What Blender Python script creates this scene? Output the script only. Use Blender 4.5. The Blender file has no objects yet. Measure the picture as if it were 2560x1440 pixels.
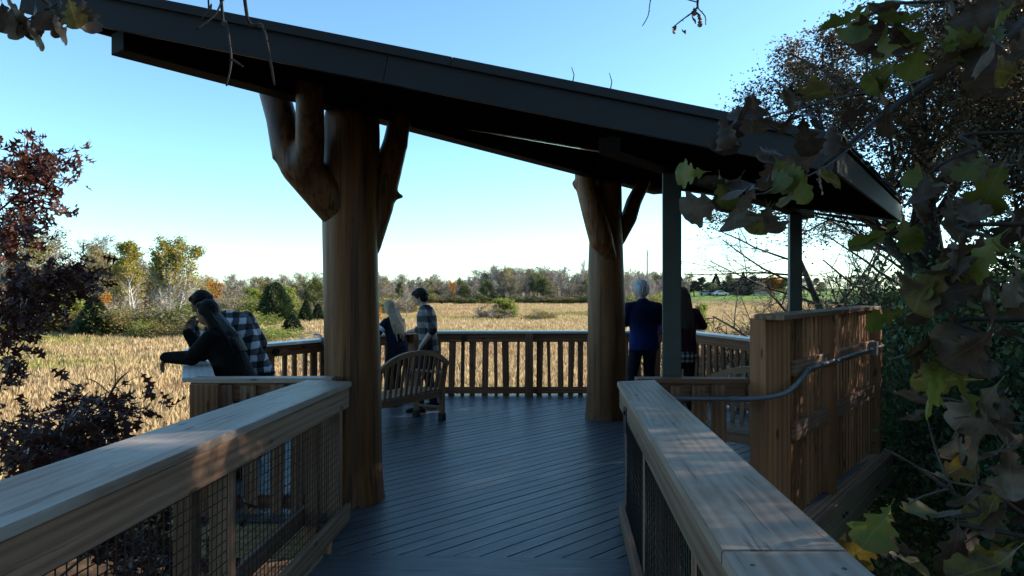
import bpy, bmesh, math, random
import numpy as np
from mathutils import Vector, Matrix
R = math.radians
sc = bpy.context.scene
COL = sc.collection

# ------------------------------------------------------------------ camera, sky, sun, exposure
CAMZ = 1.78
cam_d = bpy.data.cameras.new('camera'); cam_d.sensor_width = 36; cam_d.lens = 24
cam_d.clip_start = 0.05; cam_d.clip_end = 5000
cam = bpy.data.objects.new('camera', cam_d); COL.objects.link(cam)
cam.location = (0, 0, CAMZ); cam.rotation_euler = (R(90), 0, 0)
sc.camera = cam
SUN_AZ = R(74); SUN_EL = R(22)
world = bpy.data.worlds.new('World'); sc.world = world; world.use_nodes = True
wt = world.node_tree; wt.nodes.clear()
sky = wt.nodes.new('ShaderNodeTexSky'); sky.sky_type = 'NISHITA'; sky.sun_disc = False
sky.sun_elevation = SUN_EL; sky.sun_rotation = SUN_AZ
sky.air_density = 0.8; sky.dust_density = 0.35; sky.ozone_density = 2.5; sky.altitude = 250
bg = wt.nodes.new('ShaderNodeBackground'); bg.inputs[1].default_value = 0.145
wo = wt.nodes.new('ShaderNodeOutputWorld')
tint = wt.nodes.new('ShaderNodeMix'); tint.data_type = 'RGBA'; tint.blend_type = 'MULTIPLY'; tint.inputs[0].default_value = 1.0
tint.inputs[7].default_value = (0.81, 1.0, 0.93, 1)
wt.links.new(sky.outputs[0], tint.inputs[6]); wt.links.new(tint.outputs[2], bg.inputs[0]); wt.links.new(bg.outputs[0], wo.inputs[0])
sd = bpy.data.lights.new('sun', 'SUN'); sd.energy = 5.0; sd.angle = R(0.53); sd.color = (1.0, 0.9, 0.76)
sun = bpy.data.objects.new('sun', sd); COL.objects.link(sun)
sdir = Vector((math.sin(SUN_AZ)*math.cos(SUN_EL), math.cos(SUN_AZ)*math.cos(SUN_EL), math.sin(SUN_EL)))
sun.rotation_euler = sdir.to_track_quat('Z', 'Y').to_euler(); sun.location = (30, 10, 30)
sc.view_settings.view_transform = 'Standard'; sc.view_settings.look = 'None'
sc.view_settings.exposure = 1.3; sc.view_settings.gamma = 1.0
sc.render.engine = 'CYCLES'
sc.cycles.max_bounces = 6; sc.cycles.diffuse_bounces = 3; sc.cycles.transparent_max_bounces = 6
sc.cycles.caustics_reflective = False; sc.cycles.caustics_refractive = False

# ------------------------------------------------------------------ helpers
F = 1706.667
def P(px, py, Y):
    return Vector(((px-1280)/F*Y, Y, CAMZ-(py-720)/F*Y))
def V(*a): return Vector(a)
def smooth(a, b, x):
    t = min(1, max(0, (x-a)/(b-a))); return t*t*(3-2*t)

def tag(o, label=None, cat=None, group=None, kind=None):
    if label: o['label'] = label
    if cat: o['category'] = cat
    if group: o['group'] = group
    if kind: o['kind'] = kind
    return o
def empty(name, loc, label, cat, group=None):
    o = bpy.data.objects.new(name, None); COL.objects.link(o); o.location = loc
    o.empty_display_size = 0.1
    return tag(o, label, cat, group)
def link(name, me, mat=None, parent=None, mw=None):
    o = bpy.data.objects.new(name, me); COL.objects.link(o)
    if mat is not None and len(me.materials) == 0: me.materials.append(mat)
    if mw is not None: o.matrix_basis = mw
    if parent is not None:
        o.parent = parent
        p = parent; off = Matrix.Identity(4)
        if mw is not None or True:
            # parents made here are only translated (roots) or world placed meshes
            o.matrix_parent_inverse = world_of(parent).inverted()
    return o
def world_of(o):
    m = o.matrix_basis.copy()
    if o.type == 'EMPTY': m = Matrix.LocRotScale(o.location, o.rotation_euler, o.scale)
    if o.parent: return world_of(o.parent) @ o.matrix_parent_inverse @ m
    return m
def frame(x, up):
    x = Vector(x).normalized(); y = Vector(up).cross(x).normalized(); z = x.cross(y)
    return x, y, z
def mat4(o, x, y, z):
    return Matrix(((x.x, y.x, z.x, o.x), (x.y, y.y, z.y, o.y), (x.z, y.z, z.z, o.z), (0, 0, 0, 1)))

_bx = {}
def box_mesh(L, w, t, b=0.003):
    k = (round(L, 3), round(w, 4), round(t, 4), b)
    if k in _bx: return _bx[k]
    bm = bmesh.new(); bmesh.ops.create_cube(bm, size=1)
    for v in bm.verts: v.co = Vector((v.co.x*L, v.co.y*w, v.co.z*t))
    if b > 0: bmesh.ops.bevel(bm, geom=bm.edges[:], offset=min(b, t*.3, w*.3), segments=1, affect='EDGES')
    me = bpy.data.meshes.new('box'); bm.to_mesh(me); bm.free()
    _bx[k] = me
    return me
def board(name, p0, p1, w, t, up, mat, parent, b=0.003):
    """box along p0-p1; w across, t along 'up'"""
    p0 = Vector(p0); p1 = Vector(p1)
    x, y, z = frame(p1-p0, up)
    me = box_mesh((p1-p0).length, w, t, b)
    if len(me.materials) and me.materials[0] != mat:
        me = me.copy(); me.materials.clear()
    return link(name, me, mat, parent, mat4((p0+p1)/2, x, y, z))

class MB:
    def __init__(s): s.v = []; s.f = []
    def add(s, vs, fs):
        n = len(s.v); s.v += [tuple(v) for v in vs]; s.f += [tuple(i+n for i in f) for f in fs]
    def box(s, c, x, y, z):
        c = Vector(c); x = Vector(x)/2; y = Vector(y)/2; z = Vector(z)/2
        vs = [c+a*x+b*y+d*z for d in (-1, 1) for b in (-1, 1) for a in (-1, 1)]
        s.add(vs, [(0, 2, 3, 1), (4, 5, 7, 6), (0, 1, 5, 4), (2, 6, 7, 3), (0, 4, 6, 2), (1, 3, 7, 5)])
    def prism(s, poly, z0, z1):
        """poly ccw list of (x,y); z0,z1 numbers or functions"""
        f0 = z0 if callable(z0) else (lambda x, y: z0); f1 = z1 if callable(z1) else (lambda x, y: z1)
        n = len(poly)
        s.add([(x, y, f0(x, y)) for x, y in poly]+[(x, y, f1(x, y)) for x, y in poly],
              [tuple(range(n-1, -1, -1)), tuple(range(n, 2*n))]+[(i, (i+1) % n, n+(i+1) % n, n+i) for i in range(n)])
    def tube(s, pts, rad, n=8, cap=True, jit=0, rng=None):
        pts = [Vector(p) for p in pts]; m = len(pts)
        if not isinstance(rad, (list, tuple)): rad = [rad]*m
        t = (pts[1]-pts[0]).normalized()
        a = t.orthogonal().normalized(); base = len(s.v); vs = []
        for i, p in enumerate(pts):
            if i == 0: d = pts[1]-pts[0]
            elif i == m-1: d = pts[-1]-pts[-2]
            else: d = (pts[i+1]-pts[i-1])
            d.normalize(); a = (a-d*a.dot(d)).normalized(); b = d.cross(a)
            for k in range(n):
                an = 2*math.pi*k/n; r = rad[i]*(1+(rng.uniform(-jit, jit) if jit else 0))
                vs.append(p+a*(math.cos(an)*r)+b*(math.sin(an)*r))
        fs = [(i*n+k, i*n+(k+1) % n, (i+1)*n+(k+1) % n, (i+1)*n+k) for i in range(m-1) for k in range(n)]
        if cap: fs += [tuple(range(n-1, -1, -1)), tuple((m-1)*n+k for k in range(n))]
        s.add(vs, fs)
    def ell(s, c, ax, ay, az, nu=12, nv=8):
        c = Vector(c); ax = Vector(ax); ay = Vector(ay); az = Vector(az)
        vs = [c-az]
        for j in range(1, nv):
            ph = -math.pi/2+math.pi*j/nv
            for i in range(nu):
                th = 2*math.pi*i/nu
                vs.append(c+ax*(math.cos(ph)*math.cos(th))+ay*(math.cos(ph)*math.sin(th))+az*math.sin(ph))
        vs.append(c+az); e = len(vs)-1
        fs = [(0, 1+(i+1) % nu, 1+i) for i in range(nu)]
        for j in range(nv-2):
            a = 1+j*nu; b = a+nu
            fs += [(a+i, a+(i+1) % nu, b+(i+1) % nu, b+i) for i in range(nu)]
        a = 1+(nv-2)*nu
        fs += [(a+i, a+(i+1) % nu, e) for i in range(nu)]
        s.add(vs, fs)
    def cap(s, p0, r0, p1, r1, n=12):
        """tapered capsule"""
        p0 = Vector(p0); p1 = Vector(p1); d = (p1-p0)
        if d.length < 1e-5: d = Vector((0, 0, 1e-4))
        u = d.normalized()
        pts = []; rr = []
        for k in range(1, 5):
            a = math.pi/2*k/4*0.98
            pts.append(p0-u*(r0*math.cos(a))); rr.append(r0*math.sin(a))
        pts.append(p0+d*.5); rr.append((r0+r1)/2)
        for k in range(4, 0, -1):
            a = math.pi/2*k/4*0.98
            pts.append(p1+u*(r1*math.cos(a))); rr.append(r1*math.sin(a))
        s.tube(pts, rr, n)
    def loft(s, rings, n=18):
        """rings: (centre, xvec, yvec) ellipses"""
        vs = []
        for c, x, y in rings:
            c = Vector(c); x = Vector(x); y = Vector(y)
            for k in range(n):
                a = 2*math.pi*k/n; vs.append(c+x*math.cos(a)+y*math.sin(a))
        m = len(rings)
        fs = [(i*n+k, i*n+(k+1) % n, (i+1)*n+(k+1) % n, (i+1)*n+k) for i in range(m-1) for k in range(n)]
        fs += [tuple(range(n-1, -1, -1)), tuple((m-1)*n+k for k in range(n))]
        s.add(vs, fs)
    def mesh(s, name='m', smooth_=False):
        me = bpy.data.meshes.new(name); me.from_pydata(s.v, [], s.f); me.update()
        if smooth_: me.polygons.foreach_set('use_smooth', [True]*len(me.polygons))
        return me
    def build(s, name, mat, parent=None, smooth_=False):
        return link(name, s.mesh(name, smooth_), mat, parent, Matrix.Identity(4))
    def build_at(s, name, mat, parent, origin, smooth_=False):
        o = Vector(origin); s.v = [tuple(Vector(v)-o) for v in s.v]
        return link(name, s.mesh(name, smooth_), mat, parent, Matrix.Translation(o))

def np_mesh(name, verts, loops, nper, smooth_=False):
    """verts (N,3); loops (F,nper) int"""
    me = bpy.data.meshes.new(name)
    verts = np.asarray(verts, dtype=np.float32); loops = np.asarray(loops, dtype=np.int32)
    me.vertices.add(len(verts)); me.vertices.foreach_set('co', verts.ravel())
    me.loops.add(loops.size); me.loops.foreach_set('vertex_index', loops.ravel())
    nf = len(loops); me.polygons.add(nf)
    me.polygons.foreach_set('loop_start', np.arange(nf, dtype=np.int32)*nper)
    me.update(calc_edges=True); me.validate()
    if smooth_: me.polygons.foreach_set('use_smooth', np.ones(nf, dtype=bool))
    return me
def remesh(o, voxel=0.014, it=4):
    m = o.modifiers.new('r', 'REMESH'); m.mode = 'VOXEL'; m.voxel_size = voxel; m.use_smooth_shade = True
    s = o.modifiers.new('s', 'SMOOTH'); s.factor = 0.5; s.iterations = it
    bpy.context.view_layer.update()
    dg = bpy.context.evaluated_depsgraph_get()
    me = bpy.data.meshes.new_from_object(o.evaluated_get(dg))
    old = o.data; mats = list(old.materials)
    o.modifiers.clear(); o.data = me
    me.materials.clear()
    for mm in mats: me.materials.append(mm)
    me.polygons.foreach_set('use_smooth', [True]*len(me.polygons))
    bpy.data.meshes.remove(old)
    return o

# ------------------------------------------------------------------ materials
def nd(t, typ, props=None, ins=None):
    n = t.nodes.new(typ)
    for k, v in (props or {}).items(): setattr(n, k, v)
    for k, v in (ins or {}).items():
        s = n.inputs[k]
        if isinstance(v, bpy.types.NodeSocket): t.links.new(v, s)
        else: s.default_value = v
    return n
def new_mat(name):
    m = bpy.data.materials.new(name); m.use_nodes = True; m.node_tree.nodes.clear(); return m, m.node_tree
def c4(c): return (c[0], c[1], c[2], 1)
def ramp(t, fac, stops, interp='LINEAR'):
    n = nd(t, 'ShaderNodeValToRGB', None, {0: fac}); e = n.color_ramp.elements; n.color_ramp.interpolation = interp
    while len(e) < len(stops): e.new(0.5)
    for el, (p, c) in zip(e, stops): el.position = p; el.color = c4(c)
    return n.outputs[0]
def mathn(t, op, a, b=None, clamp=False):
    ins = {0: a}
    if b is not None: ins[1] = b
    return nd(t, 'ShaderNodeMath', {'operation': op, 'use_clamp': clamp}, ins).outputs[0]
def mixc(t, fac, a, b, mode='MIX'):
    n = nd(t, 'ShaderNodeMix', {'data_type': 'RGBA', 'blend_type': mode}, {})
    for i, v in ((0, fac), (6, a), (7, b)):
        s = n.inputs[i]
        if isinstance(v, bpy.types.NodeSocket): t.links.new(v, s)
        else: s.default_value = v if i == 0 else c4(v)
    return n.outputs[2]
def finish(m, t, col, rough=0.6, bump=None, bstr=0.3, bdist=0.004, metal=0, spec=0.5, extra=None):
    b = nd(t, 'ShaderNodeBsdfPrincipled', None, {'Metallic': metal, 'Specular IOR Level': spec})
    for k, v in (('Base Color', col), ('Roughness', rough)):
        if isinstance(v, bpy.types.NodeSocket): t.links.new(v, b.inputs[k])
        else: b.inputs[k].default_value = c4(v) if k == 'Base Color' else v
    if bump is not None:
        bn = nd(t, 'ShaderNodeBump', None, {'Strength': bstr, 'Distance': bdist, 'Height': bump})
        t.links.new(bn.outputs[0], b.inputs['Normal'])
    o = nd(t, 'ShaderNodeOutputMaterial', None, {0: b.outputs[0]})
    return m
def obj_coord(t, jitter=37.0):
    tc = nd(t, 'ShaderNodeTexCoord'); oi = nd(t, 'ShaderNodeObjectInfo')
    r = mathn(t, 'MULTIPLY', oi.outputs['Random'], jitter)
    cmb = nd(t, 'ShaderNodeCombineXYZ', None, {0: r, 1: r, 2: r})
    return nd(t, 'ShaderNodeVectorMath', {'operation': 'ADD'}, {0: tc.outputs['Object'], 1: cmb.outputs[0]}).outputs[0], oi.outputs['Random']
def mapping(t, vec, scale, rot=(0, 0, 0)):
    return nd(t, 'ShaderNodeMapping', None, {'Vector': vec, 'Scale': scale, 'Rotation': rot}).outputs[0]
def noise(t, vec, scale=1.0, detail=4, rough=0.55, dist=0.0):
    return nd(t, 'ShaderNodeTexNoise', None, {'Vector': vec, 'Scale': scale, 'Detail': detail, 'Roughness': rough, 'Distortion': dist}).outputs[0]

def wood(name, dark, light, rough=0.62, axis=0, knots=True, grey=None, ring=1.0, spec=0.35, wear=None, wave=0.22, cracks=None):
    m, t = new_mat(name); v, rnd = obj_coord(t)
    def ax(a, b): return tuple(a if i == axis else b for i in range(3))
    g1 = noise(t, mapping(t, v, ax(0.55, 9*ring)), 1.0, 5, 0.6, 0.8)
    g2 = noise(t, mapping(t, v, ax(2.2, 95)), 1.0, 4, 0.65, 0.5)
    w = nd(t, 'ShaderNodeTexWave', {'wave_type': 'BANDS', 'bands_direction': 'Y' if axis != 1 else 'Z'},
           {'Vector': mapping(t, v, ax(0.35, 7*ring)), 'Scale': 1.0, 'Distortion': 9.0, 'Detail': 3.0, 'Detail Scale': 0.6}).outputs[1]
    f = mathn(t, 'ADD', mathn(t, 'MULTIPLY', g1, 1-wave), mathn(t, 'MULTIPLY', w, wave)) if wave else g1
    col = ramp(t, f, [(0.34, dark), (0.66, light)])
    fine = ramp(t, g2, [(0.3, (0.86, 0.86, 0.86)), (0.7, (1.07, 1.07, 1.07))])
    col = mixc(t, 1.0, col, fine, 'MULTIPLY')
    tone = ramp(t, rnd, [(0, (0.78, 0.78, 0.78)), (1, (1.18, 1.15, 1.12))])
    col = mixc(t, 1.0, col, tone, 'MULTIPLY')
    big = noise(t, mapping(t, v, ax(1.3, 4)), 1.0, 4, 0.6)
    if grey:
        col = mixc(t, ramp(t, big, [(0.4, (0, 0, 0)), (0.62, (1, 1, 1))]), col, grey)
    if wear:
        dk = noise(t, mapping(t, v, ax(2.2, 5)), 1.3, 5, 0.65, 0.5)
        col = mixc(t, ramp(t, dk, [(0.58, (0, 0, 0)), (0.72, (0.75, 0.75, 0.75))]), col, wear)
    if cracks:
        ck = noise(t, mapping(t, v, ax(0.5, 30) if axis == 2 else ax(1.1, 34)), 1.0, 4, 0.55, 0.3)
        col = mixc(t, ramp(t, ck, [(0.55, (0, 0, 0)), (0.61, (0.85, 0.85, 0.85))] if axis == 2 else [(0.62, (0, 0, 0)), (0.66, (0.7, 0.7, 0.7))]), col, cracks)
    if knots:
        vo = nd(t, 'ShaderNodeTexVoronoi', None, {'Vector': mapping(t, v, ax(2.3, 7.5)), 'Scale': 1.0})
        k = ramp(t, vo.outputs[0], [(0.0, (1, 1, 1)), (0.085, (0.9, 0.9, 0.9)), (0.13, (0, 0, 0))])
        col = mixc(t, k, col, tuple(c*0.35 for c in dark))
    return finish(m, t, col, rough, g2, 0.25, 0.002, 0, spec)

MAT = {}
MAT['cap'] = wood('cedar_cap', (0.27, 0.172, 0.12), (0.44, 0.32, 0.24), 0.5, grey=(0.37, 0.30, 0.25), ring=1.0, wear=(0.19, 0.105, 0.06), cracks=(0.11, 0.065, 0.04))
MAT['rail'] = wood('cedar_rail', (0.22, 0.112, 0.062), (0.42, 0.245, 0.15), 0.6, cracks=(0.11, 0.055, 0.03))
MAT['slat'] = wood('cedar_slat', (0.18, 0.078, 0.040), (0.34, 0.165, 0.088), 0.62)
MAT['screen'] = wood('screen_cedar', (0.21, 0.082, 0.034), (0.39, 0.17, 0.072), 0.6)
MAT['seatcap'] = wood('pale_cap', (0.50, 0.47, 0.43), (0.66, 0.64, 0.61), 0.34, knots=False, spec=0.6)
MAT['bench'] = wood('teak', (0.19, 0.10, 0.055), (0.32, 0.19, 0.11), 0.55, knots=False)
MAT['beamwood'] = wood('treated_beam', (0.20, 0.15, 0.085), (0.33, 0.25, 0.15), 0.65)
MAT['log'] = wood('peeled_log', (0.105, 0.037, 0.012), (0.29, 0.118, 0.038), 0.5, axis=2, knots=False, ring=1.3, wave=0, cracks=(0.045, 0.018, 0.007), wear=(0.07, 0.03, 0.012))
def deck_mat():
    m, t = new_mat('composite_deck'); v, rnd = obj_coord(t)
    g = noise(t, mapping(t, v, (2.2, 60, 60)), 1.0, 4, 0.6, 0.3)
    d = noise(t, mapping(t, v, (7, 170, 170)), 1.0, 3, 0.6)
    col = ramp(t, g, [(0.3, (0.055, 0.062, 0.070)), (0.7, (0.092, 0.103, 0.116))])
    col = mixc(t, ramp(t, d, [(0.60, (0, 0, 0)), (0.70, (0.7, 0.7, 0.7))]), col, (0.22, 0.24, 0.26))
    col = mixc(t, 1.0, col, ramp(t, rnd, [(0, (0.82, 0.82, 0.84)), (1, (1.12, 1.12, 1.1))]), 'MULTIPLY')
    tc = nd(t, 'ShaderNodeNewGeometry')
    dirt = noise(t, tc.outputs['Position'], 0.9, 5, 0.6)
    col = mixc(t, ramp(t, dirt, [(0.52, (0, 0, 0)), (0.75, (0.45, 0.45, 0.45))]), col, (0.055, 0.047, 0.038))
    ro = ramp(t, g, [(0.3, (0.5, 0.5, 0.5)), (0.7, (0.36, 0.36, 0.36))])
    return finish(m, t, col, ro, d, 0.4, 0.002, 0, 0.5)
MAT['deck'] = deck_mat()
def plain(name, col, rough=0.5, metal=0, var=0.25, scale=4.0, spec=0.5, bump=0.0):
    m, t = new_mat(name); v, rnd = obj_coord(t)
    n = noise(t, v, scale, 5, 0.6)
    c = mixc(t, ramp(t, n, [(0.35, (0, 0, 0)), (0.7, (1, 1, 1))]), tuple(x*(1-var) for x in col), tuple(min(1, x*(1+var)) for x in col))
    return finish(m, t, c, rough, n if bump else None, bump, 0.01, metal, spec)
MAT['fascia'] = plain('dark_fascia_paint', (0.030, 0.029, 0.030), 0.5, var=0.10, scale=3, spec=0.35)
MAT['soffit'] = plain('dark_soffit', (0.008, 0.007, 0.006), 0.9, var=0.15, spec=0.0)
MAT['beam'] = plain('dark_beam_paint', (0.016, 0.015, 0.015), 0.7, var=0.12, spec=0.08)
MAT['steel'] = plain('painted_steel_post', (0.032, 0.042, 0.043), 0.45, var=0.15, scale=7)
MAT['shingle'] = plain('slate_shingle', (0.09, 0.085, 0.085), 0.75, var=0.35, scale=14)
MAT['trim'] = plain('bright_strip_metal', (0.62, 0.66, 0.68), 0.18, metal=1.0, var=0.05)
MAT['wire'] = plain('black_wire', (0.012, 0.012, 0.013), 0.4, var=0.1)
MAT['black'] = plain('black_rubber', (0.012, 0.012, 0.012), 0.5, var=0.1)
MAT['pvc'] = plain('grey_conduit', (0.16, 0.17, 0.19), 0.42, var=0.1)
MAT['screw'] = plain('screw_steel', (0.10, 0.09, 0.085), 0.45, metal=0.6)
MAT['bark'] = plain('bark', (0.085, 0.07, 0.058), 0.9, var=0.45, scale=12, bump=0.5)
MAT['bark_dark'] = plain('bark_dark', (0.04, 0.033, 0.028), 0.9, var=0.45, scale=14, bump=0.5)
MAT['bark_grey'] = plain('bark_grey', (0.26, 0.23, 0.20), 0.9, var=0.35, scale=6)
MAT['bark_pale'] = plain('bark_pale', (0.46, 0.43, 0.38), 0.8, var=0.3, scale=3)
MAT['white_car'] = plain('car_paint_white', (0.62, 0.64, 0.68), 0.25, var=0.04)
MAT['glass'] = plain('dark_glass', (0.02, 0.025, 0.03), 0.08, var=0.1)
MAT['roofing'] = plain('house_roof', (0.14, 0.125, 0.115), 0.85)
MAT['siding'] = plain('house_siding', (0.36, 0.33, 0.29), 0.75)
MAT['pole'] = plain('pole_wood', (0.24, 0.19, 0.15), 0.85)

def leafm(name, stops, trans=0.4, rough=0.5, posvar=None):
    m, t = new_mat(name)
    g = nd(t, 'ShaderNodeNewGeometry')
    col = ramp(t, g.outputs['Random Per Island'], stops)
    if posvar:
        n = noise(t, g.outputs['Position'], posvar[0], 3, 0.55)
        col = mixc(t, ramp(t, n, [(0.42, (0, 0, 0)), (0.62, (1, 1, 1))]), col, mixc(t, 1.0, col, posvar[1], 'MULTIPLY'))
    b = nd(t, 'ShaderNodeBsdfPrincipled', None, {'Base Color': col, 'Roughness': rough, 'Specular IOR Level': 0.35})
    tr = nd(t, 'ShaderNodeBsdfTranslucent', None, {0: col})
    mx = nd(t, 'ShaderNodeMixShader', None, {0: trans, 1: b.outputs[0], 2: tr.outputs[0]})
    nd(t, 'ShaderNodeOutputMaterial', None, {0: mx.outputs[0]})
    return m
def S(*cols):
    n = len(cols); return [((i+0.5)/n, c) for i, c in enumerate(cols)]
MAT['lf_yellow'] = leafm('leaf_aspen_yellow', S((0.290, 0.275, 0.043), (0.30, 0.24, 0.03), (0.38, 0.28, 0.035), (0.22, 0.22, 0.05)), 0.45)
MAT['lf_olive'] = leafm('leaf_olive', S((0.210, 0.188, 0.053), (0.22, 0.17, 0.05), (0.26, 0.17, 0.06), (0.12, 0.13, 0.03)), 0.4)
MAT['lf_tan'] = leafm('leaf_tan', S((0.324, 0.243, 0.162), (0.30, 0.24, 0.15), (0.20, 0.14, 0.09)), 0.35)
MAT['lf_lime'] = leafm('leaf_lime', S((0.230, 0.297, 0.047), (0.25, 0.28, 0.045), (0.30, 0.30, 0.06), (0.12, 0.17, 0.03)), 0.45)
MAT['lf_green'] = leafm('leaf_green', S((0.081, 0.121, 0.027), (0.10, 0.13, 0.03), (0.15, 0.15, 0.035)), 0.35)
MAT['lf_dark'] = leafm('leaf_thicket', S((0.05, 0.10, 0.042), (0.08, 0.14, 0.055), (0.115, 0.165, 0.06), (0.10, 0.11, 0.035)), 0.3, 0.4)
MAT['lf_con'] = leafm('needle_green', S((0.030, 0.054, 0.024), (0.04, 0.065, 0.025), (0.055, 0.085, 0.03)), 0.15)
MAT['lf_pine'] = leafm('needle_blue', S((0.030, 0.050, 0.036), (0.035, 0.055, 0.035), (0.05, 0.07, 0.04)), 0.15)
MAT['lf_red'] = leafm('leaf_red', S((0.25, 0.05, 0.03), (0.30, 0.09, 0.035), (0.16, 0.10, 0.04)), 0.4)
MAT['lf_orange'] = leafm('leaf_orange', S((0.504, 0.240, 0.036), (0.50, 0.26, 0.03), (0.36, 0.15, 0.03)), 0.45)
MAT['lf_brown'] = leafm('leaf_brown_oak', S((0.075, 0.04, 0.022), (0.11, 0.06, 0.03), (0.06, 0.055, 0.022), (0.14, 0.085, 0.035)), 0.3)
MAT['lf_redoak'] = leafm('leaf_red_oak', S((0.060, 0.016, 0.014), (0.08, 0.023, 0.016), (0.045, 0.014, 0.012), (0.10, 0.042, 0.018)), 0.35, 0.38)
MAT['twig'] = plain('twig_fine', (0.30, 0.265, 0.235), 0.9, var=0.3, scale=1.0)

# ------------------------------------------------------------------ ground
def gz(x, y):
    z = -3.0
    z += 1.3*smooth(13, 1, y)*smooth(-14, -2, x)
    z += 1.7*smooth(5, 15, x-0.12*y)*smooth(60, 25, y)
    if y > 60:
        z += 2.6*smooth(138, 172, y)*smooth(0.20, 0.27, x/y)
        z += 2.5*smooth(-0.12, -0.3, x/y)*smooth(150, 240, y)
    z += 0.10*math.sin(x*0.31+1.3)*math.sin(y*0.27)+0.06*math.sin(x*0.9)*math.cos(y*0.8+0.5)
    return z
def ground():
    NA, NR = 180, 110
    rs = [0.6*(3500/0.6)**(i/(NR-1)) for i in range(NR)]
    vs = [(0, 0, gz(0, 0))]
    for r in rs:
        for k in range(NA):
            a = 2*math.pi*k/NA; x, y = r*math.sin(a), r*math.cos(a); vs.append((x, y, gz(x, y)))
    fs = [(0, 1+(k+1) % NA, 1+k) for k in range(NA)]
    for i in range(NR-1):
        for k in range(NA):
            a = 1+i*NA+k; b = 1+i*NA+(k+1) % NA; fs.append((a, b, b+NA, a+NA))
    me = bpy.data.meshes.new('ground'); me.from_pydata(vs, [], fs); me.update()
    me.polygons.foreach_set('use_smooth', [True]*len(me.polygons))
    m, t = new_mat('marsh_ground')
    g = nd(t, 'ShaderNodeNewGeometry').outputs['Position']
    n1 = noise(t, g, 0.05, 4, 0.6); n2 = noise(t, g, 1.7, 5, 0.7)
    col = ramp(t, n1, [(0.35, (0.17, 0.115, 0.06)), (0.5, (0.27, 0.19, 0.10)), (0.65, (0.20, 0.18, 0.075))])
    col = mixc(t, 1.0, col, ramp(t, n2, [(0.3, (0.45, 0.45, 0.45)), (0.7, (1.2, 1.2, 1.2))]), 'MULTIPLY')
    sep = nd(t, 'ShaderNodeSeparateXYZ', None, {0: g})
    # leaf litter close to the deck, mown lawn far right
    near = nd(t, 'ShaderNodeMapRange', None, {0: sep.outputs[1], 1: 17.0, 2: 11.0, 3: 0.0, 4: 1.0}).outputs[0]
    lit = ramp(t, n2, [(0.35, (0.03, 0.022, 0.014)), (0.55, (0.09, 0.05, 0.028)), (0.7, (0.13, 0.085, 0.05))])
    col = mixc(t, near, col, lit)
    hi = nd(t, 'ShaderNodeMapRange', None, {0: sep.outputs[2], 1: -1.4, 2: -0.9, 3: 0.0, 4: 1.0}).outputs[0]
    fary = nd(t, 'ShaderNodeMapRange', None, {0: sep.outputs[1], 1: 100.0, 2: 115.0, 3: 0.0, 4: 1.0}).outputs[0]
    rx = nd(t, 'ShaderNodeMapRange', None, {0: sep.outputs[0], 1: 15.0, 2: 22.0, 3: 0.0, 4: 1.0}).outputs[0]
    lawn = ramp(t, noise(t, g, 0.12, 4), [(0.4, (0.10, 0.17, 0.03)), (0.6, (0.17, 0.24, 0.05))])
    col = mixc(t, mathn(t, 'MULTIPLY', mathn(t, 'MULTIPLY', hi, fary), rx), col, lawn)
    finish(m, t, col, 0.95, n2, 0.6, 0.08, 0, 0.1)
    o = link('ground', me, m); tag(o, kind='structure')
ground()

# ------------------------------------------------------------------ deck
V1 = (-2.52, 5.37); V2 = (-3.74, 7.95); V3 = (-1.65, 11.35); V4 = (2.95, 11.40); V5 = (4.02, 7.62); V6 = (2.02, 5.25)
DECK = [(-1.21, 4.56), (0.79, 4.47), (0.95, 5.22), (2.10, 5.12), (4.10, 7.55), (3.02, 11.48), (-1.70, 11.43), (-3.83, 7.95), (-2.60, 5.27), (-1.36, 5.27)]
def clip(poly, n, d):
    out = []; m = len(poly)
    for i in range(m):
        a = poly[i]; b = poly[(i+1) % m]
        da = a[0]*n[0]+a[1]*n[1]-d; db = b[0]*n[0]+b[1]*n[1]-d
        if da >= 0: out.append(a)
        if (da > 0) != (db > 0) and abs(da-db) > 1e-9:
            s = da/(da-db); out.append((a[0]+(b[0]-a[0])*s, a[1]+(b[1]-a[1])*s))
    return out
deck = empty('deck_floor', (0, 8, 0), 'hexagonal deck floor of diagonal blue grey composite boards', 'deck'); deck['kind'] = 'structure'
del deck['category']
DA = R(42.7); du = (math.cos(DA), math.sin(DA)); dn = (-du[1], du[0])
pitch = 0.1285; gap = 0.011
ds = [x*dn[0]+y*dn[1] for x, y in DECK]
k0 = int(min(ds)/pitch)-1; k1 = int(max(ds)/pitch)+1
for k in range(k0, k1+1):
    lo = k*pitch+gap/2; hi = (k+1)*pitch-gap/2
    pl = clip(clip(DECK, dn, lo), (-dn[0], -dn[1]), -hi)
    if len(pl) < 3: continue
    cx = sum(p[0] for p in pl)/len(pl); cy = sum(p[1] for p in pl)/len(pl)
    loc = [((x-cx)*du[0]+(y-cy)*du[1], (x-cx)*dn[0]+(y-cy)*dn[1]) for x, y in pl]
    mb = MB(); mb.prism(loc, -0.026, 0.0)
    link('deck_board', mb.mesh('deck_board'), MAT['deck'], deck, mat4(V(cx, cy, random.Random(k).uniform(-.0012, .0012)), V(du[0], du[1], 0), V(dn[0], dn[1], 0), V(0, 0, 1)))
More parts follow.
